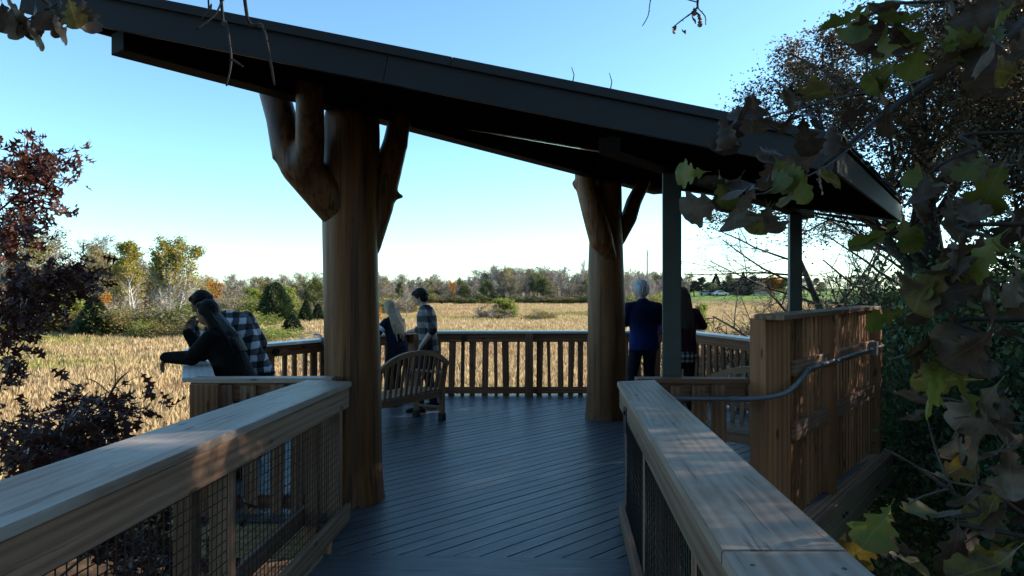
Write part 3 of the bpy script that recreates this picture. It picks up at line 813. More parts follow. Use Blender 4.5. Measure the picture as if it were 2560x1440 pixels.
big = dict(seg=[7, 5, 4, 3, 2], sides=[8, 5, 3, 3, 3], wob=[.06, .12, .16, .2, .2], trop=[(0, 0, .06), (0, 0, .10), (0, 0, .07), (0, 0, .05), (0, 0, .02)],
           n=[12, 8, 6, 4], t0=[.28, .2, .15, .1], ang=[(28, 58), (25, 55), (25, 60), (25, 60)], len=[(.42, .6), (.4, .62), (.4, .65), (.4, .7)], leaf_from=3, rmin=.02, thick=1, twig_mat=MAT['twig'])
proto('bareA', MAT['bark_grey'], MAT['lf_tan'], 101, big, 8.5, .16, (700, (.12, .26), .25, None, .6))
proto('bareB', MAT['bark_grey'], MAT['lf_olive'], 102, big, 9, .15, (1400, (.14, .30), .3, None, .6))
proto('bareC', MAT['bark_grey'], MAT['lf_tan'], 103, dict(big, t0=[.15, .15, .1, .1], ang=[(20, 45), (20, 50), (25, 60), (25, 60)]), 9, .14, (500, (.1, .22), .25, None, .6))
proto('yel', MAT['bark_grey'], MAT['lf_olive'], 104, big, 9, .17, (5200, (.14, .30), .32, None, .6))
proto('yelB', MAT['bark_grey'], MAT['lf_yellow'], 114, big, 9, .17, (3600, (.14, .28), .32, (.25, .7, .12), .6))
proto('green', MAT['bark'], MAT['lf_green'], 105, big, 8, .18, (7000, (.16, .34), .32, None, .6))
proto('lime', MAT['bark'], MAT['lf_lime'], 106, dict(big, t0=[.05, .15, .1, .1], n=[14, 8, 6, 3]), 4.2, .09, (6500, (.12, .26), .2, None, .6))
asp = dict(big, t0=[.3, .2, .15, .1], n=[20, 7, 5, 3], ang=[(30, 60), (25, 55), (25, 60), (25, 60)], len=[(.22, .34), (.4, .62), (.4, .65), (.4, .7)], twig_mat=MAT['bark_pale'], leaf_from=2)
proto('aspen', MAT['bark_pale'], MAT['lf_yellow'], 107, asp, 9.5, .14, (7000, (.14, .28), .22, (.42, .85, .05), .65), multi=[(0, 0, .02, 0, 1.0, .13), (.5, .2, .05, .02, .93, .11), (-.5, .3, -.06, 0, .85, .09)])
proto('aspenB', MAT['bark_pale'], MAT['lf_yellow'], 108, dict(asp, len=[(.16, .27), (.4, .62), (.4, .65), (.4, .7)]), 10, .13, (5200, (.14, .28), .22, (.3, .7, .05), .65))
proto('birchbare', MAT['bark_pale'], None, 109, dict(asp, n=[13, 6, 4, 2], rmin=.006, twig_mat=MAT['twig']), 8, .10, None, lean=(-.12, 0, 1))
proto('orange', MAT['bark'], MAT['lf_orange'], 110, dict(big, n=[12, 7, 5, 3], t0=[.1, .1, .1, .1], ang=[(15, 40), (20, 45), (25, 60), (25, 60)]), 4, .08, (5000, (.14, .28), .2, None, .6))
shr = dict(seg=[4, 4, 3, 2], sides=[5, 3, 3, 3], wob=[.14, .16, .2, .2], trop=[(0, 0, .02), (0, 0, .05), (0, 0, .04), (0, 0, 0)], n=[9, 7, 5], t0=[.15, .15, .1],
           ang=[(20, 55), (25, 55), (25, 60)], len=[(.45, .7), (.4, .65), (.4, .7)], leaf_from=2, rmin=.006, thick=0, twig_mat=MAT['twig'])
ms = [(.1*math.cos(a), .1*math.sin(a), .55*math.cos(a*1.7), .55*math.sin(a*1.7), .8+.2*math.sin(a*3), .03) for a in [i*.9 for i in range(7)]]
proto('shrub', MAT['bark_grey'], MAT['lf_tan'], 120, shr, 1.7, .03, (3600, (0.036, 0.084), .1, None, .6), multi=ms)
proto('shrubG', MAT['bark_grey'], MAT['lf_lime'], 121, shr, 1.7, .03, (9120, (0.048, 0.102), .12, None, .6), multi=ms)
proto('shrubO', MAT['bark_grey'], MAT['lf_olive'], 122, shr, 1.7, .03, (8400, (0.048, 0.102), .12, None, .6), multi=ms)
proto('shrubR', MAT['bark_grey'], MAT['lf_red'], 123, shr, 1.7, .03, (7680, (0.048, 0.102), .12, None, .6), multi=ms)
proto('shrubD', MAT['bark'], MAT['lf_green'], 124, shr, 1.7, .03, (10080, (0.054, 0.108), .12, None, .6), multi=ms)
conifer('juniper', 130, 6, 2.6, 18000, MAT['lf_con'], .45)
conifer('juniperB', 131, 5, 1.7, 11000, MAT['lf_con'], .62)
conifer('spruce', 132, 9, 2.7, 9000, MAT['lf_pine'], 1.0, (.35, .7))
pin = dict(big, n=[16, 6, 4], t0=[.2, .25, .2], ang=[(55, 85), (25, 55), (25, 60)], len=[(.24, .40), (.35, .55), (.4, .6)], leaf_from=2, fall=[.7, .4, .4, .4], seg=[6, 4, 3, 2])
proto('pine', MAT['bark'], MAT['lf_pine'], 133, pin, 9, .17, (9000, (.25, .5), .28, None, .3))

def plant(key, name, label, cat, x, y, height, group=None, rz=None, wide=1.0, base=None, lean=(0, 0)):
    parts, hh = PROTO[key]; z = gz(x, y) if base is None else base
    rnd = random.Random(int(x*131+y*717))
    s = height/hh
    root = bpy.data.objects.new(name, None); COL.objects.link(root)
    root.location = (x, y, z); root.scale = (s*wide, s*wide, s); root.rotation_euler = (lean[0], lean[1], rnd.uniform(0, 6.28) if rz is None else rz)
    tag(root, label, cat, group)
    for k, (me, m) in parts.items():
        o = bpy.data.objects.new(k, me); COL.objects.link(o); o.parent = root
    return root
def at(key, name, label, cat, px, Y, top, group=None, **kw):
    x = (px-1280)/F*Y; b = gz(x, Y); zt = CAMZ+(720-top)/F*Y
    return plant(key, name, label, cat, x, Y, zt-b, group, **kw)

LOOK = {'bareA': 'bare grey', 'bareB': 'half bare', 'bareC': 'bare upswept', 'yel': 'olive gold', 'green': 'dark green', 'shrubO': 'olive', 'shrub': 'leafless', 'shrubD': 'dark green', 'shrubG': 'light green', 'yelB': 'yellow'}
def spot(px):
    for lim, t in ((120, 'at the left picture edge'), (240, 'left of the cone shaped juniper'), (360, 'under the narrow aspen'), (470, 'under the three stemmed aspen'), (560, 'above the clasped hands of the couple'), (650, 'above the plaid shoulder'), (740, 'behind the broad juniper'), (830, 'left of the thick log'), (960, 'behind the thick log'), (1040, 'above the blond girl'), (1110, 'above the plaid shirt man'), (1200, 'left of the marsh bushes'), (1310, 'above the green marsh bush'), (1400, 'above the small marsh bush'), (1475, 'left of the far log column'), (1565, 'behind the far log column'), (1650, 'above the white haired man')):
        if px < lim: return t
    return 'behind the near steel post'
# left grove, near the marsh edge
G = 'trees of the left grove'
at('aspen', 'aspen_tree', 'tall three stemmed pale aspen with yellow top standing clear of the left grove', 'tree', 425, 68, 580, rz=.3, wide=1.1)
at('aspenB', 'aspen_tree', 'narrow yellow aspen just left of the three stemmed aspen', 'tree', 330, 70, 592, rz=1.0, wide=1.15)
at('yelB', 'poplar_tree', 'tall pale yellow tree behind the dark red oak branches at the left edge', 'tree', 45, 78, 552, rz=.2, wide=1.5)
at('bareB', 'poplar_tree', 'half bare tree with pale gold leaves right of the left edge', 'tree', 130, 80, 562, rz=2.0, wide=1.5)
at('bareC', 'bare_tree', 'bare grey tree with upswept twigs in the left grove', 'tree', 195, 82, 580, rz=.5, wide=1.5)
at('yel', 'poplar_tree', 'olive gold tree between bare trees of the left grove', 'tree', 262, 78, 598, rz=3.0, wide=1.2)
at('bareA', 'bare_tree', 'bare tree behind the narrow yellow aspen', 'tree', 300, 86, 615, wide=1.5)
at('yel', 'poplar_tree', 'low rounded olive tree left of the narrow aspen', 'tree', 290, 74, 625, rz=4.1, wide=1.3)
at('bareA', 'bare_tree', 'bare tree left of the tall pale yellow tree', 'tree', -20, 76, 590, wide=1.5)
at('birchbare', 'birch_tree', 'leafless white birch leaning left in front of the left grove', 'tree', 350, 61, 680, rz=.0, wide=1.2)
at('birchbare', 'birch_tree', 'thin white birch stem under the three stemmed aspen', 'tree', 400, 63, 715, rz=2.2, wide=.9)
at('lime', 'lime_shrub_tree', 'bright lime green small tree in front of the left grove', 'tree', 145, 60, 720, rz=.4, wide=1.7)
at('lime', 'lime_shrub_tree', 'lime green small tree at the left edge under red oak leaves', 'tree', 45, 58, 765, rz=2.4, wide=1.9)
at('juniperB', 'juniper', 'dark green cone shaped juniper in front of the left grove', 'conifer', 235, 56, 745, rz=.4, wide=1.35)
at('juniperB', 'juniper', 'slim dark juniper right of the cone shaped one', 'conifer', 290, 62, 780, rz=2, wide=.7)
at('orange', 'orange_tree', 'small orange leaved tree behind the cone shaped juniper', 'tree', 252, 64, 728, wide=1.3)
at('shrubR', 'red_shrub', 'red leaved shrub below the birch stems', 'shrub', 392, 58, 790, wide=1.8)
at('shrubD', 'green_shrub', 'dark green shrub beside the red shrub', 'shrub', 435, 60, 752, wide=1.7)
at('shrubO', 'olive_shrub', 'olive shrub left of the couple', 'shrub', 415, 55, 805, wide=2.0)
at('shrub', 'bare_shrub', 'tangled bare shrub under the narrow aspen', 'shrub', 330, 60, 755, wide=2.0)
at('shrub', 'bare_shrub', 'tangled bare shrub under the leaning birch', 'shrub', 365, 62, 730, wide=1.8)
rg = random.Random(77)
for i, px in enumerate((-10, 20, 60, 95, 130, 170, 200, 225, 255, 300, 320, 340, 365, 385, 410, 450, 480)):
    at(('bareA', 'yel', 'bareC', 'bareB')[i % 4], 'grove_tree', LOOK[('bareA', 'yel', 'bareC', 'bareB')[i % 4]]+' tree at the back of the grove '+spot(px), 'tree', px, 92+rg.uniform(-4, 8), 640+rg.uniform(-15, 25)+max(0, px-300)*.18, 'back trees of the left grove', wide=1.6)
for i, px in enumerate((-10, 10, 40, 75, 95, 110, 160, 185, 205, 270, 290, 310, 330, 345, 360, 375, 450, 465, 480)):
    at(('shrub', 'shrubO', 'shrubD', 'shrubG')[i % 4], 'grove_shrub', LOOK[('shrub', 'shrubO', 'shrubD', 'shrubG')[i % 4]]+' undergrowth shrub of the grove '+spot(px), 'shrub', px, 58+rg.uniform(-2, 6), 775+rg.uniform(-30, 20), 'undergrowth shrubs of the left grove', wide=2.0)
# middle distance left of the thick log
at('juniper', 'juniper', 'broad dark juniper left of the thick log', 'conifer', 688, 80, 708, rz=1, wide=1.05)
at('juniperB', 'juniper', 'small juniper right of the broad one', 'conifer', 765, 82, 752, rz=.2, wide=1.0)
at('juniperB', 'juniper', 'tiny juniper standing alone in the tan grass', 'conifer', 731, 62, 786, rz=3, wide=1.6)
at('juniperB', 'juniper', 'small juniper partly hidden behind the thick log', 'conifer', 795, 84, 760, wide=1.1)
at('green', 'green_tree', 'round green tree left edge of the thick log', 'tree', 780, 95, 690, wide=1.3)
at('lime', 'lime_tree', 'slim lime tree right of the broad juniper', 'tree', 722, 86, 708, wide=1.1)
at('lime', 'lime_tree', 'pale lime tree left of the broad juniper', 'tree', 632, 92, 715, wide=1.3)
at('orange', 'orange_tree', 'bright orange tree above the leaning man', 'tree', 530, 100, 692, wide=1.0)
at('orange', 'orange_tree', 'low orange shrub tree left of the bright orange tree', 'tree', 505, 102, 705, wide=1.5)
at('bareB', 'rosy_tree', 'round rosy tan half bare tree above the plaid back', 'tree', 580, 82, 708, wide=1.8)
at('shrubG', 'green_shrub', 'wide light green shrub above the left deck railing', 'shrub', 650, 52, 805, wide=2.6)
at('shrubG', 'green_shrub', 'light green shrub touching the wide green shrub', 'shrub', 695, 50, 815, wide=2.0)
at('shrub', 'bare_shrub', 'grey bare shrub beside the thick log in the grass', 'shrub', 785, 48, 815, wide=1.3)
at('yel', 'olive_tree', 'olive gold tree behind the broad juniper', 'tree', 660, 110, 690, wide=1.9)
at('yelB', 'olive_tree', 'yellowish tree right of the three stemmed aspen', 'tree', 480, 96, 690, wide=1.6)
for i, px in enumerate(range(470, 1010, 14)):
    at(('shrubO', 'shrub', 'shrubG', 'shrubO')[(i*7) % 4], 'meadow_shrub', LOOK[('shrubO', 'shrub', 'shrubG', 'shrubO')[(i*7) % 4]]+' shrub at the meadow edge '+spot(px), 'shrub', px+rg.uniform(-10, 10), 88+rg.uniform(-4, 30), 744+rg.uniform(-14, 14), 'shrubs along the left meadow edge', wide=2.2)
for i, px in enumerate((470, 500, 530, 560, 590, 615)):
    at(('shrubO', 'shrubG', 'shrub', 'shrubO', 'shrub', 'shrubG')[i], 'meadow_shrub', ('olive shrub right of the red shrub', 'light green shrub behind the clasped hands', 'bare shrub behind the couple', 'olive shrub behind the couple', 'bare shrub above the plaid shoulder', 'light green shrub left of the broad juniper')[i], 'shrub', px, 62+i*2, 790-i*4, wide=2.0)
# far ridge left, and the long wood across the marsh
def wood_row(p0, p1, step, Y, top, keys, label, group, jit=9, wide=1.0):
    px = p0
    while px < p1:
        t = top(px) if callable(top) else top
        kk = rg.choice(keys); at(kk, 'wood_tree', LOOK[kk]+' '+label+' '+spot(px), 'tree', px, Y*rg.uniform(.97, 1.03), t+rg.uniform(-jit, jit), group, wide=wide*rg.uniform(1.2, 1.7))
        px += step*rg.uniform(.7, 1.3)
def topc(px):
    pts = [(440, 690), (560, 686), (640, 688), (740, 680), (820, 680), (950, 682), (1080, 690), (1170, 690), (1215, 668), (1280, 662), (1350, 662), (1420, 672), (1480, 668), (1560, 678), (1650, 680), (1720, 690)]
    for (a, b), (c, d) in zip(pts[:-1], pts[1:]):
        if a <= px <= c: return b+(d-b)*(px-a)/(c-a)
    return 688
wood_row(440, 960, 20, 170, lambda p: topc(p)+2, ['bareA', 'bareC', 'bareA', 'bareC', 'bareB'], 'tree of the far left ridge', 'bare trees of the far left ridge')
wood_row(440, 960, 26, 150, lambda p: topc(p)+22, ['bareA', 'bareC', 'bareB', 'yel'], 'tree on the slope below the ridge', 'trees on the slope of the far left ridge')
wood_row(460, 960, 36, 128, lambda p: 735, ['bareA', 'yel', 'bareB', 'shrubO'], 'low tree before the ridge', 'low trees before the far left ridge')
wood_row(930, 1720, 19, 215, lambda p: topc(p), ['bareA', 'bareC', 'bareB', 'bareA', 'yel'], 'tree at the back of the far wood', 'back trees of the far wood')
wood_row(930, 1720, 18, 200, lambda p: topc(p)+9, ['bareA', 'bareC', 'bareB', 'bareC', 'bareA'], 'tree in the middle of the far wood', 'middle trees of the far wood')
wood_row(930, 1720, 18, 186, lambda p: topc(p)+26, ['bareA', 'bareC', 'bareB', 'bareC', 'green'], 'tree at the front of the far wood', 'front trees of the far wood')
for i, px in enumerate(range(940, 1660, 13)):
    at(('shrubD', 'shrubO', 'shrubD', 'shrub')[i % 4], 'wood_shrub', LOOK[('shrubD', 'shrubO', 'shrubD', 'shrub')[i % 4]]+' shrub at the foot of the far wood '+spot(px), 'shrub', px, 180+rg.uniform(-3, 3), 736+rg.uniform(-10, 10), 'undergrowth of the far wood', wide=2.4)
at('yelB', 'golden_tree', 'golden crowned tree rising above the far wood', 'tree', 1268, 198, 656, wide=.55)
at('green', 'green_tree', 'dark green tree left of the golden crowned one in the far wood', 'tree', 1150, 196, 690, wide=.8)
at('orange', 'rust_tree', 'rust coloured tree in the far wood left of the golden crowned one', 'tree', 1128, 192, 697, wide=.8)
at('yel', 'yellow_green_tree', 'yellow green tree in the far wood right of the plaid shirt man', 'tree', 1075, 190, 690, wide=.9)
at('yel', 'yellow_green_tree', 'yellow green tree in the far wood above the blond girl', 'tree', 960, 185, 684, wide=1.1)
at('green', 'green_tree', 'green tree in the far wood above the blond girl', 'tree', 1000, 178, 700, wide=.9)
at('bareC', 'bare_tree', 'tall bare tree poking above the far wood beside the far log column', 'tree', 1452, 190, 645, wide=.5)
at('bareA', 'bare_tree', 'pale bare tree between the girl and the plaid shirt man', 'tree', 1018, 95, 705, wide=.8)
at('orange', 'orange_shrub', 'orange yellow bush beside the thick log above the girl', 'shrub', 948, 85, 765, wide=.9)
at('lime', 'marsh_shrub', 'green leaved bush standing alone in the marsh', 'shrub', 1270, 92, 742, wide=2.1)
at('shrub', 'marsh_shrub', 'bare grey bush left of the green one in the marsh', 'shrub', 1222, 92, 755, wide=2.0)
at('shrub', 'marsh_shrub', 'low bare bush touching the green bush in the marsh', 'shrub', 1245, 90, 760, wide=1.9)
at('shrubO', 'marsh_shrub', 'small bush right of the green one in the marsh', 'shrub', 1345, 88, 768, wide=1.8)
# right: lawn with pines and houses
for px, Y, top, k, w, lab in ((1755, 150, 690, 'pine', 1.1, 'dark pine right of the maroon jacket'), (1790, 160, 684, 'spruce', .95, 'dark spruce left of the green lawn tree'),
      (1722, 140, 676, 'bareB', .9, 'grey tree just right of the near steel post'), (1822, 158, 682, 'green', .8, 'light green tree above the parked car'),
      (1858, 150, 680, 'spruce', .8, 'pointed spruce above the parked car'), (1845, 140, 700, 'pine', 1.0, 'broad pine behind the parked car'),
      (1885, 152, 686, 'pine', .9, 'pine in front of the grey house'), (1925, 150, 686, 'orange', 1.3, 'rusty tree left of the far steel post'), (1905, 140, 702, 'bareB', 1.0, 'grey twiggy tree before the grey house'),
      (1960, 150, 690, 'green', 1.0, 'green tree behind the far steel post'), (1700, 165, 684, 'spruce', .8, 'spruce behind the near steel post'), (2010, 145, 690, 'bareA', 1.0, 'grey tree right of the far steel post'), (2060, 140, 694, 'bareB', 1.0, 'brown tree behind the bare near tree')):
    at(k, 'lawn_tree', lab, 'tree', px, Y*1.3, top, None, wide=w*1.7)
for i, (px, top, k, lab) in enumerate(((1735, 700, 'pine', 'low pine right of the maroon shoulder'), (1772, 703, 'green', 'dark round tree left of the parked car'), (1812, 702, 'pine', 'wide pine above the parked car'), (1835, 706, 'green', 'round green tree right of the parked car'), (1870, 700, 'pine', 'wide dark pine before the grey house'), (1900, 706, 'bareB', 'twiggy grey tree under the grey roof'), (1935, 700, 'green', 'round tree beside the far steel post'), (1720, 690, 'bareA', 'pale bare tree touching the near steel post'))):
    at(k, 'lawn_tree', lab, 'tree', px, 196+i*2, top, None, wide=2.4)
for i, px in enumerate((1575, 1600, 1630)):
    at('bareC', 'bare_tree', ('thin bare tree right of the far log column', 'thin bare tree above the white haired head', 'thin bare tree at the utility pole')[i], 'tree', px, 105+i*4, 664+i*8, wide=.6)
for i, px in enumerate((1570, 1595, 1640)):
    at(('shrubD', 'shrubO', 'shrubG')[i], 'shrub', ('dark shrub right of the far log column', 'olive shrub beside the white haired man', 'green shrub behind the blue jacket')[i], 'shrub', px, 100+i*3, 728, wide=1.4)
at('lime', 'lime_shrub', 'lime shrub beside the maroon sleeve', 'shrub', 1748, 60, 752, wide=.7)


# houses, cars, utility pole far right
def house(px, Y, top, label, w, d):
    x = (px-1280)/F*Y; b = gz(x, Y); zt = CAMZ+(720-top)/F*Y
    root = empty('house', (x, Y, b), label, 'house'); h = (zt-b)*.58
    mb = MB(); mb.box((x, Y, b+h/2-.3), (w, 0, 0), (0, d, 0), (0, 0, h+.6)); mb.build('wall', MAT['siding'], root)
    mb = MB(); e = .5
    a = [V(x-w/2-e, Y-d/2-e, b+h), V(x+w/2+e, Y-d/2-e, b+h), V(x+w/2+e, Y+d/2+e, b+h), V(x-w/2-e, Y+d/2+e, b+h), V(x-w/2-e, Y, zt), V(x+w/2+e, Y, zt)]
    mb.add(a, [(0, 1, 5, 4), (2, 3, 4, 5), (0, 4, 3), (1, 2, 5), (3, 2, 1, 0)]); mb.build('roof', MAT['roofing'], root)
    for k in range(4):
        xx = x-w*.38+k*w*.25
        mb = MB(); mb.box((xx, Y-d/2-.03, b+h*.55), (1.1, 0, 0), (0, .08, 0), (0, 0, 1.3)); wv = mb.build('window', MAT['white_car'], root)
        mb = MB(); mb.box((xx, Y-d/2-.08, b+h*.55), (.95, 0, 0), (0, .04, 0), (0, 0, 1.12)); mb.build('pane', MAT['glass'], wv)
house(1890, 228, 694, 'grey roofed house behind the pines on the lawn', 13, 8)
house(1815, 235, 714, 'pale low house glimpsed above the parked car', 12, 8)
def car(px, Y, label, paint, rz):
    x = (px-1280)/F*Y; b = gz(x, Y)
    root = empty('car', (x, Y, b), label, 'car'); c, s_ = math.cos(rz), math.sin(rz)
    def T(p): return V(x+p[0]*c-p[1]*s_, Y+p[0]*s_+p[1]*c, b+p[2])
    prof = [(-2.15, .35), (-2.2, .75), (-2.0, .9), (-1.5, .95), (-1.0, 1.38), (.35, 1.42), (1.1, .98), (2.0, .85), (2.2, .62), (2.15, .35)]
    mb = MB(); n = len(prof)
    mb.add([T((px_, -.85, z)) for px_, z in prof]+[T((px_, .85, z)) for px_, z in prof], [tuple(range(n)), tuple(range(2*n-1, n-1, -1))]+[(i, n+i, n+(i+1) % n, (i+1) % n) for i in range(n)])
    mb.build('body', paint, root)
    for sy in (-.86, .86):
        mb = MB(); w = [(-1.3, .98), (-.92, 1.3), (.3, 1.33), (.9, .98)]
        mb.add([T((a, sy-.01, z)) for a, z in w]+[T((a, sy+.01, z)) for a, z in w], [(0, 1, 2, 3), (7, 6, 5, 4)]+[(i, 4+i, 4+(i+1) % 4, (i+1) % 4) for i in range(4)]); mb.build('side_window', MAT['glass'], root)
        for xx in (-1.35, 1.35):
            mb = MB(); mb.tube([T((xx, sy-.1, .32)), T((xx, sy+.03, .32))], .32, 14); mb.build('wheel', MAT['black'], root)
car(1800, 190, 'small pale car parked on the lawn edge', MAT['white_car'], .2)
car(1765, 205, 'white car half hidden under the pines', MAT['white_car'], -.3)
pl = empty('utility_pole', P(1618, 760, 140), 'thin wooden utility pole above the white haired head', 'pole')
x, Y = (1618-1280)/F*140, 140; mb = MB(); mb.tube([(x, Y, gz(x, Y)-.3), (x, Y, CAMZ+95/F*140)], [.22, .13], 8); mb.build('shaft', MAT['pole'], pl)
mb = MB(); mb.tube([(x, Y-.2, CAMZ+80/F*140), (x, Y-.2, CAMZ+86/F*140)], .12, 8); mb.build('insulator', MAT['pole'], pl)

# ---- right bank: bare tree, big oaks and dark thicket, also what shades the deck from the low sun
bt = dict(seg=[7, 6, 5, 4, 3, 2], sides=[10, 6, 5, 3, 3, 3], wob=[.08, .13, .15, .18, .2, .2], trop=[(0, 0, .03), (0, 0, .05), (0, 0, .04), (0, 0, .03), (0, 0, .02), (0, 0, 0)],
          n=[9, 8, 7, 6, 3], t0=[.22, .15, .1, .1, .1], ang=[(35, 70), (28, 58), (25, 58), (25, 60), (25, 60)], len=[(.5, .75), (.42, .62), (.4, .62), (.35, .6), (.4, .7)], leaf_from=4, rmin=.0035, thick=2, tip=.3)
proto('near_bare', MAT['bark_dark'], None, 201, dict(bt, n=[10, 8, 7, 5]), 5.5, .13, None, lean=(.12, 0, 1))
proto('near_bareB', MAT['bark_dark'], None, 211, dict(bt, n=[9, 8, 7, 5]), 5.0, .12, None, lean=(-.15, 0, 1))
proto('shrub_bare', MAT['bark_dark'], None, 125, dict(shr, n=[9, 8, 6], twig_mat=MAT['bark_dark'], rmin=.004), 1.7, .03, None, multi=ms)
proto('oak_big', MAT['bark_dark'], MAT['lf_brown'], 202, dict(bt, n=[13, 8, 7, 5, 2], ang=[(28, 55), (28, 58), (25, 58), (25, 60), (25, 60)], t0=[.52, .15, .1, .1, .1], len=[(.36, .52), (.42, .62), (.4, .62), (.35, .6), (.4, .7)]), 7.0, .22, (60000, (.03, .062), .10, None, .55))
proto('oak_bigB', MAT['bark_dark'], MAT['lf_brown'], 203, dict(bt, n=[12, 8, 7, 6], t0=[.3, .15, .1, .1], len=[(.40, .56), (.42, .62), (.4, .62), (.35, .6), (.4, .7)]), 6.5, .20, (60000, (.03, .062), .12, None, .55))
def thick_proto(key, seed, H, rad, n, mat, size):
    g = Grow(seed); sp = dict(shr, n=[9, 7, 4], twig_mat=MAT['bark_dark'])
    for i in range(9):
        a = i*.7; g.rec(V(.15*rad*math.cos(a), .15*rad*math.sin(a), -.1), V(.5*math.cos(a*1.7), .5*math.sin(a*1.7), 1).normalized(), H*.62, .04, 0, sp)
    rs = np.random.RandomState(seed); A = np.array([tuple(a[0]) for a in g.anch]); A = A[rs.randint(0, len(A), n)]
    vs, fs = leaves_np(rs, A, size, .55, .17)
    cr = np_mesh(key+'_crown', vs, fs, 4); cr.materials.append(mat)
    tk = g.mb.mesh(key+'_trunk', True); tk.materials.append(MAT['bark_dark']); tw = g.tw.mesh(key+'_twigs'); tw.materials.append(MAT['bark_dark'])
    PROTO[key] = ({'trunk': (tk, None), 'twigs': (tw, None), 'crown': (cr, mat)}, max(vs[:, 2].max(), .1))
thick_proto('thickA', 301, 4.0, 1.5, 26000, MAT['lf_dark'], (.04, .09))
thick_proto('thickB', 302, 4.0, 1.5, 24000, MAT['lf_dark'], (.04, .085))
at('shrub_bare', 'bare_shrub', 'bare shrub above the right slatted railing', 'shrub', 1810, 17, 735, wide=1.1, rz=1)
at('shrub_bare', 'bare_shrub', 'bare twiggy shrub left of the tall screen', 'shrub', 1855, 15.5, 748, wide=1.0, rz=3)
at('shrub_bare', 'bare_shrub', 'bare shrub behind the tall screen', 'shrub', 1930, 19, 738, wide=1.3, rz=4)
for i, (px, Y, top, k, w, lab) in enumerate(((1985, 30, 716, 'shrub_bare', 1.0, 'leafless brush right of the far steel post'), (2050, 32, 706, 'shrub_bare', 1.1, 'leafless brush above the middle of the screen'), (2110, 33, 700, 'shrub_bare', 1.1, 'leafless brush above the right half of the screen'), (2170, 34, 690, 'shrubD', .9, 'green brush above the screen end'), (2225, 36, 680, 'shrub_bare', 1.2, 'leafless brush right of the screen end'))):
    at(k, 'bank_shrub', lab, 'shrub', px, Y, top, 'brush behind the tall screen', wide=w)
for i, (px, top, k) in enumerate(((1985, 694, 'green'), (2020, 688, 'bareB'), (2050, 692, 'pine'), (2085, 684, 'bareA'), (2120, 690, 'bareB'), (2155, 682, 'green'), (2190, 686, 'bareA'), (2230, 680, 'bareB'), (2270, 682, 'green'))):
    at(k, 'lawn_tree', LOOK.get(k, 'dark pine')+' far tree '+('behind the far steel post', 'just right of the far steel post', 'right of the far steel post', 'above the screen middle', 'above the right half of the screen', 'above the screen end', 'above the end of the screen cap', 'right of the screen end', 'under the roof corner')[i], 'tree', px, 180+i*3, top, 'far trees above the screen', wide=1.9)
plant('near_bare', 'bare_tree', 'leafless dark tree spreading behind the far steel post and screen', 'tree', 9.9, 19.0, 8.0, rz=0, lean=(0, -.38), wide=1.35)
plant('near_bareB', 'bare_tree', 'leafless dark tree leaning left behind the roof corner', 'tree', 11.4, 18.0, 7.6, rz=0, lean=(0, -.15), wide=1.3)
for i, (x, y, h, k, w, lab) in enumerate((
    (5.3, 7.6, 3.9, 'thickA', .8, 'dark green leafy thicket right of the tall screen end'), (6.4, 9.6, 4.6, 'thickB', .9, 'dark leafy shrub behind the tall screen end'),
    (4.6, 5.4, 3.0, 'thickB', .8, 'dark leafy thicket below the screen sill'), (5.9, 6.2, 4.4, 'thickA', .9, 'tall dark leafy shrub at the right picture edge'),
    (3.9, 3.9, 2.5, 'thickA', .8, 'dark leafy shrub under the right walkway railing'), (7.6, 8.0, 5.6, 'thickB', 1.0, 'tall dark leafy shrub under the brown oak crown'),
    (8.2, 11.0, 5.6, 'thickA', 1.0, 'tall leafy shrub right of the bare tree'), (4.9, 3.6, 3.6, 'thickB', .9, 'dark leafy shrub beyond the right frame edge'), (3.2, 2.2, 2.0, 'thickB', .8, 'low dark shrub beside the near right railing'))):
    plant(k, 'leafy_thicket', lab, 'shrub', x, y, h, None, wide=w, rz=i*1.3)
plant('oak_big', 'oak_tree', 'large oak with brown leaves and dense twigs above the roof corner', 'tree', 8.2, 12.6, 11.4, rz=.5, wide=1.3)
plant('oak_bigB', 'oak_tree', 'tangled brown oak between the roof corner and the right edge', 'tree', 7.4, 9.2, 8.4, rz=4.0, wide=1.1)
plant('oak_bigB', 'oak_tree', 'brown leaved oak filling the upper right corner', 'tree', 6.6, 6.6, 8.0, rz=2.2, wide=1.1)
for i, (x, y, h, k) in enumerate(((9.2, 5.4, 10, 'oak_bigB'), (12.5, 11.5, 9.5, 'oak_bigB'), (9.5, 0.5, 9.5, 'oak_big'), (15.0, 4.6, 10, 'oak_bigB'), (7.2, 3.3, 8.5, 'oak_bigB'), (15, 14.5, 9, 'oak_big'), (13.5, 1.0, 10, 'oak_bigB'),
    (5.5, -4.0, 9, 'oak_bigB'), (-1.5, -6.5, 9.5, 'oak_bigB'), (-6.5, -3.5, 9, 'oak_big'), (-3.7, -1.2, 9.5, 'oak_big'), (-0.8, -3.6, 9.5, 'oak_big'), (1.8, -9, 10, 'oak_big'), (-9, -8, 9.5, 'oak_bigB'))):
    plant(k, 'oak_tree', 'oak out of view beside and behind the walkway, added to shade it', 'tree', x, y, h, 'oaks added out of view for shade', wide=1.15)  # unseen trees added to keep sun and sky off deck and railings
for i, (x, y, h) in enumerate(((11, 13.0, 5), (12, 3.5, 5.5), (14, 12, 6), (9, 2.2, 5), (7, 0.5, 4.5))):
    plant(('thickA', 'thickB')[i % 2], 'leafy_thicket', 'dense leafy shrub beyond the right picture edge, added to block low sun', 'shrub', x, y, h, 'shrubs added out of view for shade', wide=1.3)  # out-of-frame shrubs added as low sun blockers

